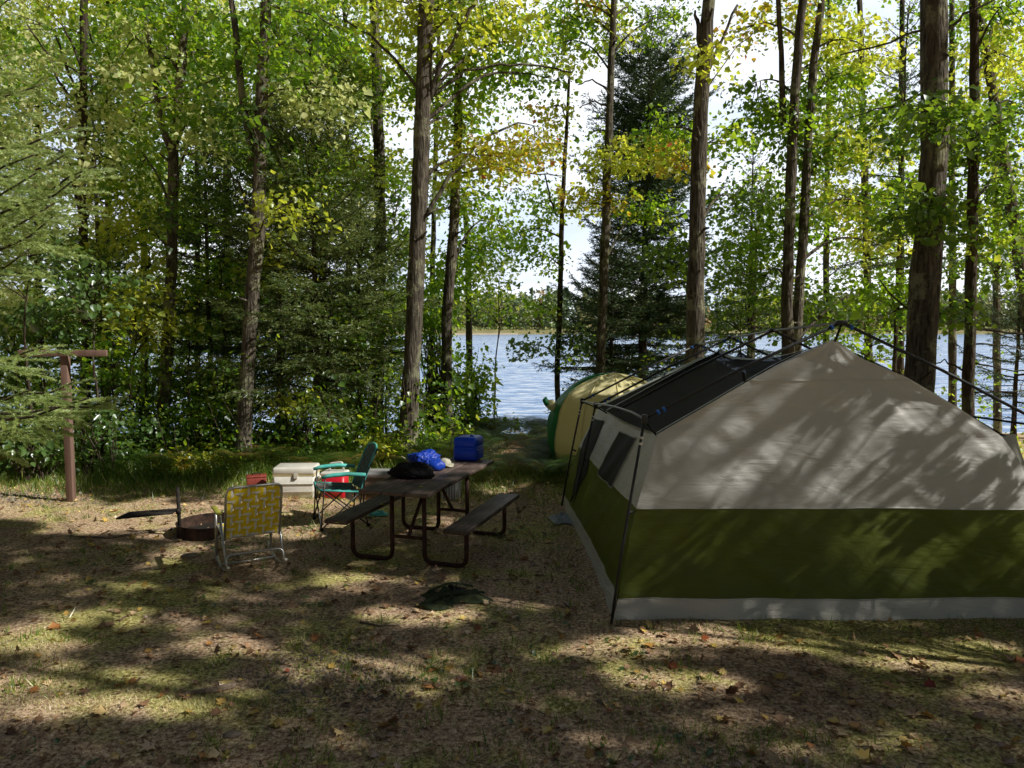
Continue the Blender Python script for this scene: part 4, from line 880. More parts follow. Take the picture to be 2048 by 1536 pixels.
tree('straight maple trunk rising behind the big spruce, left of the pale trunk', 15.2, [(752, 880, 30), (758, 650, 26), (761, 500, 25), (757, 250, 23), (748, 0, 19)],
     [(700, 80, .8, 80, 90, 26, 'leaf'), (690, 250, 1.6, 80, 80, 26, 'leaf'), (800, 170, 1.5, 60, 90, 20, 'leafy'), (700, 400, 1, 60, 60, 16, 'leafd'), (805, 420, 1.6, 40, 80, 14, 'leaf'), (740, 180, -.8, 60, 60, 14, 'leaf'), (720, 330, -.6, 60, 50, 12, 'leafy')],
     'bark', 'leaf')
tree('large sunlit maple trunk just behind the picnic table', 12.9, [(808, 925, 54), (817, 850, 42), (825, 700, 36), (834, 500, 35), (845, 250, 34), (853, 0, 31)],
     [(800, 50, .8, 90, 70, 28, 'leafy'), (900, 60, .4, 90, 70, 28, 'leafy'), (880, 170, 1.2, 80, 60, 22, 'leaf'), (1000, 90, 1.6, 80, 50, 18, 'leaf'), (930, 20, .7, 80, 40, 16, 'leaf'), (1090, 155, 1.2, 55, 16, 7, 'leafd'), (990, 310, 1, 90, 34, 16, 'leafo'), (930, 250, 1.3, 50, 40, 8, 'leafy'), (1020, 30, 1, 90, 40, 20, 'leafy'), (980, 150, 1.4, 60, 40, 14, 'leaf'), (900, 330, 1.2, 50, 40, 14, 'leafy'), (1060, 100, 1.2, 50, 30, 9, 'leaf')],
     'bark', 'leaf', bare=[[(857, 200, 12, 0), (880, 130, 9, -.1), (930, 40, 7, -.2), (955, 0, 6, -.2)], [(835, 178, 7, 0), (790, 120, 6, .1), (740, 70, 5, .2), (690, 40, 4, .2)], [(850, 430, 10, 0), (880, 385, 8, 0), (905, 345, 7, 0), (935, 325, 4, 0)], [(858, 195, 7, 0), (930, 140, 6, .1), (1000, 130, 5, .2), (1080, 132, 4, .3), (1145, 145, 3, .4)]], nside=16)
tree('slender maple trunk right of the large sunlit one, in front of the water', 14.6, [(896, 890, 26), (893, 780, 24), (893, 640, 23), (907, 460, 21), (915, 300, 19), (918, 80, 14)],
     [(940, 390, .6, 70, 50, 20, 'leaf'), (960, 520, 1, 60, 60, 26, 'leaf'), (900, 580, 1.2, 60, 60, 22, 'leaf'), (990, 470, 1.6, 45, 40, 12, 'leaf'), (960, 180, 1, 70, 60, 16, 'leaf'), (1010, 330, 1.4, 70, 36, 14, 'leafo'), (1060, 280, 1.7, 60, 30, 11, 'leafo'), (930, 800, 1.5, 50, 60, 30, 'leaf')],
     'bark', 'leaf', bare=[[(918, 345, 5, 0), (985, 335, 4, 0), (1060, 345, 3, .1), (1130, 352, 2, .1)], [(915, 200, 6, 0), (950, 160, 5, .1), (1010, 130, 3, .2)]])
tree('thin sapling with reddening leaves at the water edge left of the dome tent', 17.6, [(1119, 860, 13), (1114, 770, 12), (1121, 560, 11), (1124, 420, 10), (1132, 280, 8), (1139, 150, 5)],
     [(1110, 230, 0, 45, 28, 10, 'leafo'), (1080, 300, 0, 55, 34, 15, 'leafo'), (1075, 400, .3, 55, 40, 16, 'leaf'), (1060, 470, .2, 50, 40, 16, 'leaf'), (1090, 520, 0, 45, 26, 9, 'leaf'), (1070, 620, 0, 30, 22, 6, 'leaf'), (1150, 680, -.2, 50, 28, 17, 'leafb'), (1070, 690, 0, 36, 20, 9, 'leafb'), (1150, 400, 0, 30, 40, 8, 'leafy')],
     'barkd', 'leaf', top=5, topblobs=0, srad=.34, bare=[[(1112, 430, 5, 0), (1098, 390, 4, 0), (1090, 350, 3, 0)]])
tree('pale narrow trunk in front of the dark fir above the dome tent', 16.2, [(1198, 800, 22), (1205, 620, 20), (1212, 430, 19), (1218, 250, 16), (1228, 0, 12)],
     [(1230, 320, 0, 80, 30, 18, 'leafy'), (1210, 400, .4, 80, 24, 12, 'leafo'), (1290, 300, -.2, 80, 34, 20, 'leafy'), (1170, 60, .6, 60, 50, 16, 'leaf'), (1080, 40, 1, 60, 30, 12, 'leaf'), (1130, 110, .6, 50, 30, 12, 'leafy'), (1170, 5, .4, 30, 15, 4, 'leafo'), (1300, 20, .8, 70, 24, 8, 'leafd'), (1310, 420, .4, 60, 30, 12, 'leaf'), (1190, 270, .3, 20, 20, 2, 'leafd'), (1140, 30, .5, 60, 36, 16, 'leaf'), (1230, 60, .5, 40, 50, 8, 'leafy'), (1330, 60, .6, 50, 40, 10, 'leaf')],
     'bark', 'leaf', bare=[[(1215, 180, 4, 0), (1185, 158, 3, 0), (1155, 170, 2, 0)], [(1215, 215, 4, 0), (1190, 200, 3, 0), (1160, 215, 2, 0)]], srad=.36)
tree('broken topped dark trunk standing behind the tent ridge', 12.6, [(1388, 790, 44), (1391, 620, 38), (1394, 440, 34), (1400, 250, 33), (1408, 120, 31), (1418, 0, 26)],
     [(1410, 110, -.3, 26, 34, 7, 'leafy'), (1345, 260, .6, 50, 40, 12, 'leaf'), (1360, 310, .5, 45, 26, 8, 'leafo'), (1450, 290, .8, 50, 36, 10, 'leaf'), (1490, 400, 1.2, 60, 50, 16, 'leafd'), (1350, 520, 1.8, 60, 60, 18, 'leafd')],
     'bark', 'leaf', bare=[[(1412, 150, 7, 0), (1438, 90, 6, 0), (1475, 10, 5, 0)], [(1414, 180, 3, 0), (1460, 110, 2, 0), (1530, 40, 2, 0)], [(1400, 90, 10, 0), (1393, 40, 8, 0), (1390, 20, 3, 0)], [(1395, 150, 3, 0), (1355, 135, 3, .2), (1310, 140, 2, .3)]])
tree('left stem of the twin maple trunks right of the ridge', 13.8, [(1578, 760, 30), (1574, 620, 25), (1577, 500, 23), (1584, 300, 22), (1592, 150, 20), (1606, 0, 17)],
     [(1540, 250, .4, 70, 40, 24, 'leaf'), (1620, 300, .6, 70, 40, 22, 'leafd'), (1510, 200, .8, 40, 50, 9, 'leafd'), (1560, 30, .7, 70, 30, 14, 'leafo'), (1500, 60, .5, 40, 20, 5, 'leafo'), (1640, 60, .7, 60, 50, 16, 'leafy'), (1500, 560, 1.5, 60, 60, 22, 'leafd'), (1600, 620, 1, 60, 50, 22, 'leafd'), (1620, 180, .6, 60, 50, 18, 'leaf'), (1600, 420, .8, 70, 60, 24, 'leaf'), (1520, 470, 1.2, 60, 50, 18, 'leaf')],
     'bark', 'leaf', extra=[([(1567, 250, 12), (1562, 100, 10), (1556, 0, 9)],)])
tree('right stem of the twin maple trunks, leaning right', 14.0, [(1588, 740, 26), (1600, 560, 21), (1608, 440, 20), (1617, 260, 18), (1628, 130, 17), (1643, 0, 14)],
     [(1700, 90, .5, 80, 60, 24, 'leafy'), (1690, 200, .8, 80, 50, 22, 'leaf'), (1700, 290, .6, 80, 40, 20, 'leafy'), (1680, 400, .9, 70, 50, 18, 'leafy'), (1740, 480, 1, 70, 40, 16, 'leafy'), (1720, 570, 1.2, 80, 40, 16, 'leaf'), (1690, 620, 1, 60, 40, 14, 'leafd')],
     'bark', 'leaf')
big = tree('biggest trunk in the picture, lichen spotted, behind the right side of the tent', 10.2, [(1838, 800, 62), (1845, 640, 60), (1858, 460, 60), (1868, 300, 56), (1869, 150, 52), (1868, 0, 50)],
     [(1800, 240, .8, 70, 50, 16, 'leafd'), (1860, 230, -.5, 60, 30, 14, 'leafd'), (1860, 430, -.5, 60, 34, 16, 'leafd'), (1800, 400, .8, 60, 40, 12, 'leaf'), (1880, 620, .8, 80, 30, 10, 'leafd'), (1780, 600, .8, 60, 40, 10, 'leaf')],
     'bark', 'leafd', nside=18, bare=[[(1890, 65, 7, 0), (1930, 30, 5, -.1), (2000, -10, 4, -.2)], [(1850, 60, 5, 0), (1760, 90, 4, .2), (1680, 110, 3, .3)], [(1845, 190, 4, 0), (1770, 215, 3, .2), (1700, 235, 2, .3)], [(1890, 390, 3, 0), (1930, 400, 2, .2)], [(1835, 640, 4, 0), (1760, 560, 3, .5)]], size=(.06, .1))
tree('medium bare trunk close to the right edge', 12.2, [(1935, 850, 25), (1940, 680, 23), (1944, 460, 22), (1950, 250, 20), (1948, 0, 17)],
     [(1990, 260, -.4, 60, 50, 22, 'leafd'), (2010, 120, .5, 60, 60, 18, 'leafy'), (1990, 400, .4, 60, 60, 26, 'leafd'), (1900, 340, .4, 50, 50, 14, 'leafd'), (2010, 30, 0, 50, 40, 12, 'leaf'), (2000, 520, .8, 50, 40, 14, 'leafd'), (1960, 470, .2, 50, 30, 10, 'leaf')],
     'barkd', 'leafd', bare=[[(1930, 745, 5, 0), (1890, 720, 3, .1), (1860, 735, 2, .2)], [(1945, 655, 5, 0), (2000, 662, 5, -.1), (2060, 668, 4, -.2)], [(1950, 690, 4, 0), (2010, 690, 3, 0), (2060, 700, 3, 0)], [(1945, 785, 3, 0), (2050, 780, 3, 0)], [(1945, 725, 4, 0), (2000, 735, 3, 0), (2060, 745, 3, 0)]], size=(.055, .095))
tree('tilted pale trunk at the right edge half hidden by leaves', 15.5, [(2075, 800, 26), (2045, 560, 24), (2015, 360, 24), (1985, 180, 20), (1960, 40, 15)],
     [(2030, 200, .8, 50, 70, 22, 'leaf'), (2000, 90, 1, 60, 60, 18, 'leafy'), (2040, 440, .4, 40, 60, 14, 'leafd')], 'bark', 'leaf')

# background broadleaf trees by the water: each its own crown
bgs = []
spec = [(-30, 17.5), (75, 19.5), (215, 18.4), (290, 20.5), (395, 17.8), (455, 20), (560, 18.8), (640, 20.6), (700, 17.9), (860, 18.8), (940, 21), (1500, 19.5), (1650, 20.4), (1740, 17.3), (1800, 19.8), (1905, 18.2), (1995, 20.2), (2070, 17.8)]
desc = ['pale leaved tree by the water left of the T-shaped post', 'airy tree with yellow green crown far behind the lantern post', 'dense green tree beyond the slim left trunk', 'tall pale tree between the first two left trunks', 'dark green tree right of the forked trunk', 'bright leaved tree on the bank behind the forked trunk',
        'green tree on the bank right of the thick dark trunk', 'yellow green tree behind the top of the big spruce', 'leafy tree left of the straight trunk by the water', 'low green tree between the sunlit trunk and the slender one', 'small bright tree in front of the lake opening',
        'loose tree right of the broken trunk', 'green tree on the bank behind the twin stems', 'yellow green tree between the twin stems and the biggest trunk', 'thin crowned tree left behind the biggest trunk', 'dark tree right behind the biggest trunk', 'green tree near the right edge by the lake', 'yellowish tree cut by the right edge of the view']
for k, (bx, Y) in enumerate(spec):
    rr_ = random.Random(100+k); bl = []; mats = ['leafp', 'leafp', 'leafy', 'leaf', 'leaf', 'leafp'] if bx < 1000 else ['leafy', 'leaf', 'leafd', 'leafy']
    low = 780 if bx < 800 else 560; n = 11 if bx < 800 else 6
    if bx in (860, 940): low, n = 640, 6
    if bx == 940: n = 3
    for j in range(n):
        py = low-(low+40)*(j+.5)/n+rr_.uniform(-30, 30); px = bx+rr_.uniform(-60, 60) if bx < 1000 else bx+rr_.uniform(-45, 45)
        if bx == 940: py = 480+j*50; px = 960+rr_.uniform(-20, 20)
        if bx == 860: px = 850+rr_.uniform(-40, 60)
        if bx == 1500: py = 380+j*45; px = 1500+rr_.uniform(-25, 25)
        ns = 30 if bx < 800 else 12
        if py < 130 and bx > 1000: ns = 8
        bl.append((px, py, rr_.uniform(-.8, .8), rr_.uniform(55, 85), rr_.uniform(32, 52), ns, rr_.choice(mats)))
    tilt = rr_.uniform(-30, 30); wdt = rr_.uniform(10, 17)
    tree(desc[k], Y, [(bx, 860, wdt*1.2), (bx+tilt*.3, 500, wdt), (bx+tilt, 0 if bx not in (940, 1500) else 380, wdt*.7)], bl, rr_.choice(['bark', 'barkd']), 'leaf', top=(8.5 if bx not in (860, 940, 1500) else 5.5), topblobs=0, per=40, srad=.48, size=(.058, .105), nside=8, group='trees along the bank')

# conifers
def sp(px, Y, *a, **k): x = P(px, 700, Y).x; return spruce(a[0], (x, Y, gz(x, Y)), *a[1:], **k)
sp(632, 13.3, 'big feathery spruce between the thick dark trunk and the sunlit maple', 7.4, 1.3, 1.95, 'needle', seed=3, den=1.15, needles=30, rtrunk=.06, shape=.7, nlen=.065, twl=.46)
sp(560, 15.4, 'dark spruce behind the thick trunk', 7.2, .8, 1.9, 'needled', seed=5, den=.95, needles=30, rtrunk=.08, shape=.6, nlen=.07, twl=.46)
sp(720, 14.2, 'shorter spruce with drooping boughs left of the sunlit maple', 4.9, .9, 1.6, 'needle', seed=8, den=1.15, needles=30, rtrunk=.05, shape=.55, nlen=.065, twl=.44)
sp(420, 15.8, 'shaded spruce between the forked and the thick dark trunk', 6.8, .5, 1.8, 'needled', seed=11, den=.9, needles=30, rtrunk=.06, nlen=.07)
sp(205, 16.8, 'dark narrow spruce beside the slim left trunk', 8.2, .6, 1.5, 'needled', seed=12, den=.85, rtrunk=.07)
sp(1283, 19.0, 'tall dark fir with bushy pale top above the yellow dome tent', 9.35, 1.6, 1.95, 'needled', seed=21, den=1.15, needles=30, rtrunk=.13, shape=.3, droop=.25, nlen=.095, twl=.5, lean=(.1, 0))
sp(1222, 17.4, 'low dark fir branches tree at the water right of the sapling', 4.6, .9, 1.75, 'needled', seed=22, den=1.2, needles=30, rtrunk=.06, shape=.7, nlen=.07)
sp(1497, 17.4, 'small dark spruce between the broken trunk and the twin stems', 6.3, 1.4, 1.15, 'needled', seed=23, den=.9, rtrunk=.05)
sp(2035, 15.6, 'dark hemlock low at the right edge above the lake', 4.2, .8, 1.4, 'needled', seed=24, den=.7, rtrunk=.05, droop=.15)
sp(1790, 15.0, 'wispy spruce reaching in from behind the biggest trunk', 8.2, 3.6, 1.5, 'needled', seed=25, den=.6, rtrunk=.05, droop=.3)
# near spruce, trunk outside the left edge, its boughs reach into view
nb = []
rsn = random.Random(4)
for (px, py, yy, ln) in ((205, 330, 5.6, 2.3), (150, 250, 6.2, 1.9), (120, 440, 5.2, 2.0), (60, 300, 5.4, 1.7), (90, 170, 6.4, 1.6), (60, 500, 5.4, 1.5), (235, 790, 6.4, 2.3), (150, 760, 5.9, 1.9), (200, 800, 6.8, 2.1), (90, 690, 5.4, 1.7), (60, 780, 5.7, 1.6), (110, 850, 6.4, 1.7), (20, 100, 5.8, 1.3), (150, 300, 5.9, 2), (170, 345, 5.3, 2), (60, 350, 5.0, 2), (100, 410, 5.0, 2), (190, 800, 5.6, 2)):
    tipp = P(px, py, yy); bx_, by_ = -5.0, 6.0; a = math.atan2(yy-by_, tipp.x-bx_); Lb = math.hypot(yy-by_, tipp.x-bx_)
    H = 9.0; z = tipp.z; f = z/H; 
    # height of the branch root that brings the tip to z under the slope rule used by spruce()
    ff = min(.9, f*.5); sl = .15+.7*ff-.3*(1-ff); drop = Lb*(sl-.15*(1-ff)+.22)
    nb.append((max(.5, z-drop), a, Lb, ff))
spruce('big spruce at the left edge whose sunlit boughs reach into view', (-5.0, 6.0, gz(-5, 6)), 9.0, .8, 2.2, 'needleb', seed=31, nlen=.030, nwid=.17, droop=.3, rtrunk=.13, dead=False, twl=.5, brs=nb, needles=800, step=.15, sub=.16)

# understory shrubs and saplings with their own stems
shr = [(60, 520, 11.2, 120, 60, 26, 'leafb', 'broad leaved shrub with layered branches at the left edge above the T beam'), (180, 590, 11.8, 90, 60, 20, 'leafb', 'green viburnum shrub right behind the crossbeam'),
       (60, 880, 11.2, 90, 55, 28, 'leafb', 'bright leaved low shrub left of the post'), (190, 840, 11.6, 60, 40, 14, 'leafb', 'small shrub with level leaf layers right of the post'), (215, 910, 12.2, 70, 36, 22, 'leafb', 'low dark green shrub beyond the ash heap'),
       (270, 650, 12.8, 60, 60, 18, 'leafy', 'yellowing sapling left of the forked trunk'), (300, 500, 13.6, 60, 50, 14, 'leafy', 'tall yellow green sapling beside the forked trunk'), (410, 840, 13, 60, 60, 30, 'leaf', 'green bush between the forked trunk and the thick dark trunk'),
       (430, 900, 12.6, 60, 26, 20, 'leafy', 'yellow green low bush at the foot of the thick dark trunk'), (560, 870, 13.0, 50, 50, 24, 'leafd', 'dark bush right of the thick dark trunk'), (690, 860, 13.2, 60, 46, 26, 'leaf', 'bush under the big spruce behind the camp chair'),
       (755, 890, 12.2, 40, 34, 16, 'leafy', 'light green bush beside the foot of the sunlit maple'), (870, 880, 13.8, 40, 40, 20, 'leaf', 'leafy bush between the sunlit and the slender trunk'), (940, 740, 16.4, 46, 60, 34, 'leaf', 'round leafy bush right of the slender trunk against the lake'), (1000, 850, 15.6, 34, 16, 12, 'leaf', 'low bush on the bank at the left of the path'), (1075, 862, 15.8, 26, 12, 9, 'leafd', 'low dark bush on the bank beside the dome tent'),
       (925, 850, 15.4, 50, 40, 26, 'leafd', 'dark bush at the foot of the slender trunk'), (370, 920, 12.0, 50, 24, 16, 'leafo', 'reddish brown low bush right of the forked trunk'), (80, 760, 12.6, 90, 60, 22, 'leafd', 'dark shrub in the shade behind the lantern post'),
       (300, 780, 14, 70, 60, 24, 'leafd', 'dark undergrowth bush behind the forked trunk'), (130, 660, 13.4, 90, 60, 20, 'leafd', 'shaded shrub between the left edge and the slim trunk'), (2000, 900, 13.5, 50, 24, 14, 'leafy', 'bright low bush at the water seen right of the tent'), (1650, 700, 15.2, 60, 40, 22, 'leaf', 'bush behind the tent ridge between the twin stems and the biggest trunk'), (1740, 690, 15.8, 60, 40, 20, 'leaf', 'bush behind the tent roof left of the biggest trunk'), (1480, 650, 15.4, 70, 40, 22, 'leafd', 'dark bush behind the ridge bar of the tent'),
       (90, 640, 12.2, 90, 50, 26, 'leafb', 'leafy sapling just above the crossbeam of the lantern post'), (230, 720, 12.6, 60, 60, 26, 'leaf', 'green sapling right of the crossbeam tip'), (30, 700, 12.0, 60, 70, 24, 'leafd', 'dark sapling left of the crossbeam at the edge'), (380, 700, 13.8, 60, 90, 34, 'leaf', 'tall green sapling between the forked and the thick dark trunk'),
       (440, 560, 14, 60, 60, 24, 'leaf', 'leafy sapling top left of the thick dark trunk'), (300, 860, 12.6, 60, 40, 26, 'leafb', 'broad leaved bush at the foot of the forked trunk'), (600, 800, 12.9, 60, 40, 16, 'leafy', 'yellow green sapling in front of the big spruce'), (700, 640, 13.2, 50, 60, 20, 'leaf', 'leafy sapling mixed into the right side of the big spruce'),
       (782, 660, 14.4, 42, 110, 46, 'leaf', 'narrow leafy sapling just left of the sunlit maple'), (865, 690, 15, 36, 120, 66, 'leaf', 'tall leafy sapling between the sunlit and the slender trunk'), (1000, 590, 17, 44, 60, 16, 'leaf', 'loose leafy sapling reaching over the far shore right of the slender trunk'), (560, 520, 13.2, 70, 60, 18, 'leafy', 'yellow green sapling leaves above the big spruce boughs at left'), (660, 440, 13.6, 70, 60, 22, 'leafp', 'pale leaved sapling crown behind the big spruce')]
for (bx, by, Y, rx, ry, ns, mk, lb) in shr:
    c = P(bx, by, Y); g = gz(c.x, Y); e = empty('shrub', (c.x, Y, g), 0, lb, 'shrub', 'shrubs of the forest edge'); off = Vector(e.location); mb = MB(); cs = []
    rX = rx/FPX*Y; rZ = ry/FPX*Y
    for k in range(ns): v = Vector(unit(1)[0])*random.uniform(.2, 1)**.5; q = c+Vector((v.x*rX, v.y*min(.8, rX), v.z*rZ)); q.z = max(g+.12, q.z); cs.append(q)
    roots = [Vector((c.x+random.uniform(-.25, .25), Y+random.uniform(-.2, .2), g)) for _ in range(5)]
    if c.z-rZ-g > .9:      # a sapling: one slim trunk, the sprays hang on short limbs
        stem_top = Vector((c.x, c.y, c.z+rZ*.8)); sp_ = limb(mb, Vector((c.x+random.uniform(-.15, .15), Y, g-.03)), stem_top, .022, .004, sag=0, n=6, seg=12, wob=.08)
        for q in cs: limb(mb, min(sp_[3:], key=lambda t_: abs(t_.z-q.z+.25)), q, .008, .002, sag=.05, n=4, seg=5)
    else:
        for q in cs: limb(mb, random.choice(roots), q, .012, .003, sag=.06, n=5, seg=6)
    o = mb.build('stem', M['barkd'], e); o.matrix_parent_inverse = Matrix.Translation(-off)
    p, d, u, s, S = sprays([tuple(q) for q in cs], 20, .30, flat=.15, size=(.07, .12) if mk == 'leafb' else (.055, .095), tilt=.5); tone = rng.uniform(0, .6, len(cs))
    o = leaves('foliage', M[mk], p, d, u, s, tone[S]+rng.normal(.2, .15, len(p)), *((OVAL, OVAL_T) if mk == 'leafb' else (LEAF, LEAF_T)), e); o.matrix_parent_inverse = Matrix.Translation(-off)

# ---------------- unseen trees beside the camera: crowns shaped to throw the dappled shade
LIT = [(315, 1132, 60, 16, .7), (140, 1385, 240, 62, 1), (430, 1400, 130, 26, 1), (40, 1285, 120, 40, .9), (300, 1035, 260, 36, 1), (590, 985, 150, 50, 1), (60, 1010, 150, 34, 1), (640, 1062, 150, 20, .95), (770, 1062, 70, 18, .9), (700, 1166, 120, 22, .95), (830, 1232, 120, 26, 1), (910, 1166, 80, 12, .8),
       (650, 1335, 120, 42, .85), (850, 1350, 100, 50, .95), (1340, 1275, 190, 24, 1), (1560, 1288, 150, 22, .95), (1880, 1312, 190, 34, .95), (1330, 1360, 170, 24, .95), (1190, 1300, 110, 22, .9), (1085, 1405, 80, 26, .9), (1990, 1400, 80, 36, .8), (350, 1110, 80, 12, .9), (480, 1290, 120, 20, .8), (1010, 955, 120, 34, 1), (880, 1045, 60, 16, .85), (1000, 1208, 110, 14, .7), (1260, 1515, 120, 20, .8), (230, 1238, 200, 18, .8), (300, 1178, 90, 12, .7), (640, 1440, 60, 16, .6), (1700, 1500, 80, 16, .5)]
WALL = [(1730, 1085, 95, 85, .85), (1985, 1090, 90, 110, .9), (1975, 930, 70, 75, .9), (1880, 960, 60, 40, .7), (1600, 930, 110, 40, .75), (1450, 960, 120, 40, .6), (1760, 860, 40, 60, .6), (1290, 1185, 50, 30, .8), (1400, 850, 40, 30, .5), (1850, 780, 60, 25, .5), (2030, 1010, 60, 60, .8)]
def litness(gx, gy):
    X_, Y_ = pxof(Vector((gx, gy, 0))); k_ = 0
    n1 = noise.noise(Vector((gx*2.2, gy*2.2, 0))); n2 = noise.noise(Vector((gx*2.2, gy*2.2, 5))); wx = X_+50*n1; wy = Y_+16*n2
    for (lx_, ly_, rx_, ry_, st) in LIT:
        q = ((wx-lx_)/rx_)**2+((wy-ly_)/ry_)**2
        if q < 1.12: k_ = max(k_, st*(1 if q < .85 else (1.12-q)/.27))
    return k_
def wallness(x, z):
    X_, Y_ = pxof(Vector((x, 6.08, z))); k_ = 0; n1 = noise.noise(Vector((x*2.5, z*2.5, 40)))
    for (lx_, ly_, rx_, ry_, st) in WALL:
        dx, dy = X_-lx_, Y_-ly_; q = ((dx*.75-dy*.66)/rx_)**2+((dx*.66+dy*.75)/(ry_*.55))**2+n1*.9
        if q < 1.5: k_ = max(k_, (1 if q < 1.2 else (1.5-q)/.3))
    return k_
cents = []
while len(cents) < 5400:
    gx, gy = random.uniform(-6.4, 8.5), random.uniform(1.2, 11.6)
    if gx < -.70*gy-.5: continue
    X_, Y_ = pxof(Vector((gx, gy, 0)))
    if random.random() > .95+.5*noise.noise(Vector((gx*.9, gy*.9, 11))): continue
    
    h = random.uniform(8.2, 12.5); cents.append(Vector((gx, gy, 0))+SUN*(h/SUN.z))
seeds = [Vector((9.5, 1.5, 0)), Vector((13.5, 5.2, 0)), Vector((6.4, -1.2, 0)), Vector((17, 1.5, 0)), Vector((12, -3.5, 0)), Vector((3.2, 3.2+2.0, 0))]
seeds = seeds[:5]
cl = {i: [] for i in range(len(seeds))}
for c in cents: cl[min(range(len(seeds)), key=lambda i: (seeds[i]-Vector((c.x, c.y, 0))).length)].append(c)
nm = ['tall maple just right of the viewpoint shading the camp', 'maple standing to the right of the tent, out of view', 'maple behind the viewpoint to the right', 'outer maple far to the right of the tent', 'maple behind and right of the camp']
for i, cs in cl.items():
    if not cs: continue
    s0 = seeds[i]; e = empty('maple_tree', s0, 0, nm[i], 'tree', 'trees around the camp'); mb = MB(); off = Vector(e.location)
    tp = [Vector((s0.x, s0.y, -.05)), Vector((s0.x+.1, s0.y, 5)), Vector((s0.x, s0.y+.1, 12.8))]; trunk_mesh(mb, tp, [.19, .15, .04], 12)
    for c in random.sample(cs, min(len(cs), 16)): limb(mb, Vector((s0.x, s0.y, max(5, c.z-2.2))), c, .045, .008)
    o = mb.build('trunk', M['bark'], e); o.matrix_parent_inverse = Matrix.Translation(-off)
    p, d, u, s, S = sprays([tuple(c) for c in cs], 17, .30, size=(.09, .13), tilt=.4)
    gp = p-np.outer(p[:, 2]/SUN.z, np.array(SUN)); tw_ = (6.08-p[:, 1])/-SUN.y; wp = p-np.outer(tw_, np.array(SUN))
    bp2 = p-np.outer((p[:, 2]-3.8)/SUN.z, np.array(SUN)); clr = (bp2[:, 0] < -2.4) & (bp2[:, 1] > 4.4) & (bp2[:, 1] < 7.5)
    ok = ~clr & np.array([(random.random() > max(.36+.5*max(0, (c_[0]-1.2)/3), 1.03*wallness(c_[0], c_[2]))) if (.7 < c_[0] < 4.6 and -.1 < c_[2] < 2.25) else (random.random() > 1.03*litness(a_, b_)) for (a_, b_, _), c_ in zip(gp, wp)]); p, d, u, s = p[ok], d[ok], u[ok], s[ok]
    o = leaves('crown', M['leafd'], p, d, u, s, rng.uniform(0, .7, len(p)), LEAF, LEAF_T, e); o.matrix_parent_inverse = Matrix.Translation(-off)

# young maple added out of view, printing crisp leaf shadows on the tent
e = empty('young_maple', (7.2, 4.0, 0), 0, 'young maple beside the right end of the tent casting leaf shadows on it', 'tree'); off = Vector(e.location); mb = MB()
trunk_mesh(mb, [Vector((7.2, 4.0, -.05)), Vector((7.1, 4.05, 2.5)), Vector((7.0, 4.1, 6.2))], [.06, .05, .015], 8)
pp, dd_, uu, ss = [], [], [], []; Sn = np.array(SUN)
for k in range(34):
    wx = random.uniform(1.2, 4.6); wz = random.uniform(.0, 2.3)
    if wx < 2.6 and random.random() < .6: continue
    t = random.uniform(3.0, 4.6) if wx > 2.4 else random.uniform(4.4, 6); a = Vector((wx, 6.08, wz))+SUN*t
    dv = Vector((-.6, .1, -.55+random.uniform(-.25, .25))); n_ = random.randint(10, 18); Ls = random.uniform(.5, .95)
    if a.x/a.y < .78: continue
    limb(mb, Vector((7.1, 4.05, min(5.8, max(1.2, a.z-.3)))), a, .012, .004, n=5); mb.tube([a, a+dv*Ls], [.005, .002], 4)
    for j in range(n_):
        q = a+dv*Ls*(j/n_)+Vector(unit(1)[0])*.11; pp.append(q); dd_.append(dv+Vector(unit(1)[0])*.8); uu.append(SUN+Vector(unit(1)[0])*.6); ss.append(random.uniform(.08, .13))
o = mb.build('trunk', M['bark'], e); o.matrix_parent_inverse = Matrix.Translation(-off)
A3 = lambda l: np.array([tuple(v) for v in l]); o = leaves('crown', M['leaf'], A3(pp), A3(dd_), A3(uu), np.array(ss), rng.uniform(0, 1, len(ss)), MAPLE, MAPLE_T, e); o.matrix_parent_inverse = Matrix.Translation(-off)

# ================================================================== GROUND COVER
def gzv(x, y): return np.array([gz(a, b) for a, b in zip(x, y)])
def inside_tent(x, y): return (x > .72) & (y > 5.9) & (y < 10)
# grass blades: sparse near, thick along the forest edge
px_, py_ = [], []
def nmask(x, y, s=.8, o=0): return noise.noise(Vector((x*s, y*s, 20+o)))
xy = []
for k in range(60000):
    y = random.uniform(2.2, 10.5)**1.0; x = random.uniform(-.78*y-.4, .78*y+.4)
    if x > .7 and 5.9 < y < 10: continue
    m0 = nmask(x, y, .55)+.5*nmask(x, y, 2.1, 4); 
    if m0 < .10+.10*random.random(): continue
    xy.append((x, y, random.uniform(.02, .05)*(1.2 if m0 > .3 else .9), .18))
for k in range(700):    # tufts
    y = random.uniform(2.3, 9.5); x = random.uniform(-.75*y, .75*y)
    if (x > .7 and 5.9 < y < 10) or nmask(x, y, .55) < -.05: continue
    for j in range(random.randint(6, 16)): xy.append((x+random.gauss(0, .035), y+random.gauss(0, .035), random.uniform(.04, .10), .2))
for k in range(30000):   # edge band
    x = random.uniform(-9.5, 1.2); y = random.gauss(11.4, .7)
    if x > .3 and y < 11: continue
    if y < 10.0 and x > -4.6+1*nmask(x, y): continue
    xy.append((x, y, random.uniform(.04, .13), .15))
for k in range(7000):
    x = random.uniform(-1.2, 2.0); y = random.uniform(9.6, 15.5)
    if abs(x-.1-.02*(y-10)) < .22+.1*nmask(x, y, 1.5): continue
    xy.append((x, y, random.uniform(.05, .12), .2))
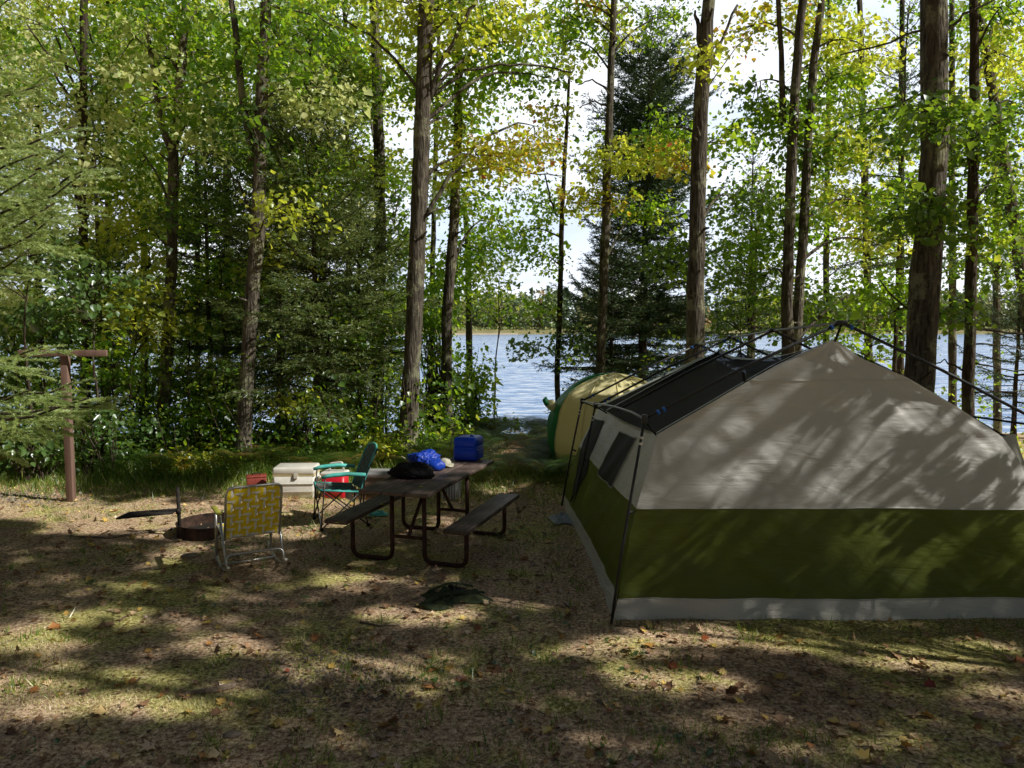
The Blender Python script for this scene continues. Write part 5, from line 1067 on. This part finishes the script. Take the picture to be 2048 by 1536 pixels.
for k in range(16000):    # pale blades: sunlight of the lit patches put into the grass colour
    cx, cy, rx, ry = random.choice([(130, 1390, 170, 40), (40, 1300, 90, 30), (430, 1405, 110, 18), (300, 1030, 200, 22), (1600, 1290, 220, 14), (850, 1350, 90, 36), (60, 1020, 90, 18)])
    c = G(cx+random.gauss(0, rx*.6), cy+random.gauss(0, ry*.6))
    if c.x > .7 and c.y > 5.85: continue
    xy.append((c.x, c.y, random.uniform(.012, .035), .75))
for k in range(9000):   # deep green band in front of the trunks
    xy.append((random.uniform(-10, -1), random.gauss(11.9, .5), random.uniform(.1, .26), .05))
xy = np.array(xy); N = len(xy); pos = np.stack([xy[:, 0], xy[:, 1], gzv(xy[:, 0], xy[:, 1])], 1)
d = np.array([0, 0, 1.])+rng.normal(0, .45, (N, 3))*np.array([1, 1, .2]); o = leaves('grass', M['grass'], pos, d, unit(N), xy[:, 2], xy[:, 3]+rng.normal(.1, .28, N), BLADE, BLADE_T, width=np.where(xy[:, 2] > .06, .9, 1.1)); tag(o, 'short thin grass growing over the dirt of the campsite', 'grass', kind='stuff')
for k in range(0): pass
# small broad weeds
ws = []
for k in range(420):
    y = random.uniform(2.4, 9.5); x = random.uniform(-.75*y, .6*y)
    if (x > .7 and 5.9 < y < 10) or nmask(x, y, .5, 2) < 0: continue
    for j in range(random.randint(3, 8)): ws.append((x+random.gauss(0, .04), y+random.gauss(0, .04)))
ws = np.array(ws); N = len(ws); pos = np.stack([ws[:, 0], ws[:, 1], gzv(ws[:, 0], ws[:, 1])+.008], 1); a = rng.uniform(0, 6.28, N)
o = leaves('ground_weeds', M['leafb'], pos, np.stack([np.cos(a), np.sin(a), np.full(N, .5)], 1), np.tile([0, 0, 1.], (N, 1))+.2*rng.normal(size=(N, 3)), rng.uniform(.02, .045, N), rng.uniform(0, 1, N), OVAL, OVAL_T); tag(o, 'small broad leaved weeds scattered among the grass', 'weeds', kind='stuff')
# leaf litter
lt = []
for k in range(7500):
    y = 2.2+11*random.random()**1.15; x = random.uniform(-.78*y-.3, .78*y+.3)
    if x > .72 and 5.85 < y < 10: continue
    lt.append((x, y))
for k in range(4000): lt.append((random.uniform(-10, 1.5), random.gauss(12.6, 1.2)))
lt = np.array(lt); N = len(lt); a = rng.uniform(0, 6.28, N); pos = np.stack([lt[:, 0], lt[:, 1], gzv(lt[:, 0], lt[:, 1])+.016], 1)
o = leaves('leaf_litter', M['litter'], pos, np.stack([np.cos(a), np.sin(a), rng.normal(.05, .12, N)], 1), np.tile([0, 0, 1.], (N, 1))+.5*rng.normal(size=(N, 3)), rng.uniform(.02, .06, N)*rng.choice([.6, 1, 1.1, 1.7], N), rng.beta(1.8, 1.7, N), MAPLE, MAPLE_T); tag(o, 'brown, yellow and red fallen leaves scattered over the ground', 'fallen leaves', kind='stuff')
# crumbs: needles, bark bits, twigs
N = 26000; y = 2.1+8.5*rng.uniform(0, 1, N)**1.2; x = rng.uniform(-.78, .78, N)*y; ok = ~((x > .72) & (y > 5.9)); x, y = x[ok], y[ok]; N = len(x); a = rng.uniform(0, 6.28, N)
o = leaves('forest_debris', M['litter'], np.stack([x, y, gzv(x, y)+.004], 1), np.stack([np.cos(a), np.sin(a), rng.normal(.1, .2, N)], 1), np.tile([0, 0, 1.], (N, 1))+.4*rng.normal(size=(N, 3)), rng.uniform(.008, .03, N), rng.beta(1.3, 2, N)*.75, OVAL, OVAL_T, width=rng.uniform(.25, .9, N)); tag(o, 'fine brown needles and bark crumbs covering the dirt', 'debris', kind='stuff')
# gravel
def pebble(mb, c, r, seed, sub=1):
    rs = random.Random(seed); k = [rs.uniform(.7, 1.25) for _ in range(3)]; n, m = 7, 4; vs = []; 
    for j in range(m+1):
        t = PI*(j/m-.5)
        for i in range(n):
            a = 2*PI*i/n; q = r*rs.uniform(.85, 1.15); vs.append((c[0]+q*k[0]*math.cos(a)*math.cos(t), c[1]+q*k[1]*math.sin(a)*math.cos(t), c[2]+q*.6*k[2]*math.sin(t)))
    mb.add(vs, [(j*n+i, j*n+(i+1) % n, (j+1)*n+(i+1) % n, (j+1)*n+i) for j in range(m) for i in range(n)], 0, False)
mb = MB()
for k in range(1500):
    if k < 800: c = G(random.gauss(680, 90), random.gauss(1345, 40))
    elif k < 1100: c = G(random.gauss(60, 60), random.gauss(998, 7))
    else: y = random.uniform(2.4, 8); c = Vector((random.uniform(-.7, .7)*y, y, 0))
    if c.x > .72 and c.y > 5.9: continue
    pebble(mb, (c.x, c.y, gz(c.x, c.y)+.002), random.uniform(.004, .016) if k < 800 or k > 1100 else random.uniform(.012, .035), k)
tag(mb.build('gravel', M['stone']), 'small grey stones scattered in bare patches of dirt', 'gravel', kind='stuff')
for k, (px, py, r, lb) in enumerate([(380, 1114, .09, 'flat grey stone in front of the fire ring'), (465, 1470, .05, 'tan stone near the bottom left of the clearing'), (1015, 1385, .03, 'small round stone in the middle foreground'), (570, 1385, .035, 'rounded stone at the edge of the gravel patch'), (1205, 1405, .04, 'grey stone in the shade below the tent corner')]):
    mb = MB(); rs = random.Random(k)
    mb.grid(lambda u, v: Vector((math.cos(2*PI*u)*math.cos(PI*(v-.5)), .7*math.sin(2*PI*u)*math.cos(PI*(v-.5)), .35*math.sin(PI*(v-.5))))*r*(1+.3*noise.noise(Vector((math.cos(2*PI*u)*2, math.sin(2*PI*u)*2, v*3+k)))), 18, 10)
    o = mb.build('stone', M['stone']); c = G(px, py); o.location = (c.x, c.y, gz(c.x, c.y)+.004); tag(o, lb, 'stone')
def stick(label, pts, r):
    mb = MB(); q = [G(a, b) for a, b in pts]; q = [Vector((p.x, p.y, gz(p.x, p.y)+r*.8)) for p in q]; o0 = q[0].copy(); mb.tube([p-o0 for p in q], [r, r*.9, r*.7, r*.4][:len(q)] if len(q) <= 4 else r, 7); o = mb.build('fallen_branch', M['twig']); o.location = o0; tag(o, label, 'branch')
stick('long pale fallen branch lying left of the fire ring', [(345, 1060), (280, 1068), (220, 1078), (140, 1074)], .017)
stick('short pale weathered root lying in the sunlit grass at left', [(470, 1375), (430, 1385), (390, 1390), (350, 1398)], .022)
stick('thin brown stick lying below the camouflage bag', [(720, 1245), (760, 1252), (800, 1250)], .008)
# larger single leaves that stand out
for k, (px, py, s_, t_, lb) in enumerate([(2030, 1330, .11, .95, 'large orange red maple leaf at the right edge'), (1235, 1528, .10, .75, 'bright yellow maple leaf at the bottom edge'), (120, 1255, .10, .93, 'orange maple leaf on the dirt at far left'), (60, 1385, .07, .93, 'small orange leaf on the sunlit patch at left'), (400, 1155, .085, .55, 'tan maple leaf left of the rocking chair'), (560, 1442, .09, .8, 'upper of the two yellow leaves by the gravel patch'), (545, 1452, .08, .82, 'lower of the two yellow leaves by the gravel patch'), (1605, 1372, .085, .55, 'pale brown maple leaf in the shade below the tent'), (1480, 1400, .07, .8, 'yellow leaf in the shade below the middle of the tent'), (1770, 1415, .09, .45, 'brown maple leaf in the right foreground'), (1720, 1460, .08, .9, 'orange brown leaf low in the right foreground'), (310, 1490, .10, .5, 'curled tan leaf at the bottom left'), (1110, 1455, .09, .45, 'curled brown leaf in the middle foreground')]):
    c = G(px, py); o = leaves('fallen_leaf', M['litter'], np.array([[0, 0, 0.]]), np.array([[math.cos(k*2.1), math.sin(k*2.1), .12]]), np.array([[.2, -.35, 1.]]), np.array([s_]), np.array([t_]), MAPLE, MAPLE_T); o.location = (c.x, c.y, gz(c.x, c.y)+.014); tag(o, lb, 'leaf')
# ferns
fp, fd, fu, fsz, fr_ = [], [], [], [], []
spots = []
for k in range(190): spots.append((random.uniform(-9.5, -.6), random.uniform(11.2, 14)))
for k in range(170): spots.append((random.choice([random.uniform(-1.5, -.15), random.uniform(.35, 1.2)]), random.uniform(10.8, 16.2)))
for k in range(60): spots.append((random.uniform(-1.2, 1.3), random.uniform(15.2, 16.8)))
for (x, y) in spots:
    z = gz(x, y); brown = random.random() < .22
    for j in range(random.randint(5, 9)):
        a = random.uniform(0, 2*PI); Lf = random.uniform(.3, .6); dh = Vector((math.cos(a), math.sin(a), 0)); sd_ = dh.cross(Vector((0, 0, 1))); tn = random.uniform(.1, .7) if not brown else random.uniform(.85, 1)
        for m_i in range(14):
            t = (m_i+1)/14; q = Vector((x, y, z))+dh*Lf*t+Vector((0, 0, Lf*(1.7*t-1.25*t*t)+.04)); ln = Lf*.32*math.sin(PI*min(1, t*.85+.14))
            for s_ in (-1, 1):
                v = sd_*s_+dh*.35+Vector((0, 0, -.15)); fp.append(q); fd.append(v); fu.append(Vector((0, 0, 1))+dh*.3*(t-.5)); fsz.append(ln); fr_.append(tn+random.uniform(-.08, .08))
_v = [(-.02, 0, 0), (.02, 0, 0), (0, 1, -.1)]; _t = [(0, 1, 2)]
for q in range(7):
    y_ = .06+.13*q; w_ = .17*(1-q/8)
    for sg in (-1, 1): b_ = len(_v); _v += [(0, y_, 0), (0, y_+.07, 0), (sg*w_, y_+.07, -.02)]; _t.append((b_, b_+1, b_+2))
FT = np.array(_v, dtype=np.float32)
o = leaves('ferns', M['fern'], np.array([tuple(v) for v in fp]), np.array([tuple(v) for v in fd]), np.array([tuple(v) for v in fu]), np.array(fsz), np.array(fr_), FT, np.array(_t)); tag(o, 'green and browning ferns covering the forest edge behind the camp', 'ferns', kind='stuff')
mb = MB()
for k in range(650):
    y = 2.3+8*random.random()**1.2; x = random.uniform(-.75, .75)*y
    if x > .7 and y > 5.85: continue
    a = random.uniform(0, 2*PI); Ls = random.uniform(.04, .22); z = gz(x, y)+.008; q = Vector((x, y, z)); v = Vector((math.cos(a), math.sin(a), 0))*Ls; b_ = Vector((-v.y, v.x, 0))*random.uniform(-.2, .2)
    mb.tube([q, q+v*.5+b_+Vector((0, 0, .006)), q+v], [.0035, .003, .0015], 4)
tag(mb.build('fallen_twigs', M['twig']), 'small dry twigs strewn over the ground', 'twigs', kind='stuff')
# low undergrowth thicket
C_ = [(random.uniform(-10.5, -.9), random.uniform(11.9, 16.5)) for _ in range(900)]+[(random.uniform(.9, 9.5), random.uniform(12.5, 17)) for _ in range(150)]
C_ = [(x, y, gz(x, y)+abs(random.gauss(0, .75))+.1) for x, y in C_]
p, d, u, s, S = sprays(C_, 20, .34, size=(.04, .085), tilt=.7); tone = rng.uniform(0, .6, len(C_))
tag(leaves('undergrowth', M['leaf'], p, d, u, s, tone[S]+rng.normal(.2, .2, len(p)), LEAF, LEAF_T), 'tangled low green undergrowth between the trunks', 'undergrowth', kind='stuff')
mb = MB()
for k in range(260):
    x, y = random.uniform(-10.5, -.8), random.uniform(12, 16.5); z = gz(x, y); h = random.uniform(.4, 1.8); a = Vector((x, y, z)); b = a+Vector((random.gauss(0, .3), random.gauss(0, .2), h)); mb.tube([a, a.lerp(b, .5)+Vector((random.gauss(0, .05), 0, 0)), b], [.008, .006, .002], 4)
tag(mb.build('brush_stems', M['twigd']), 'thin bare stems of brush in the shade of the wood', 'brush', kind='stuff')
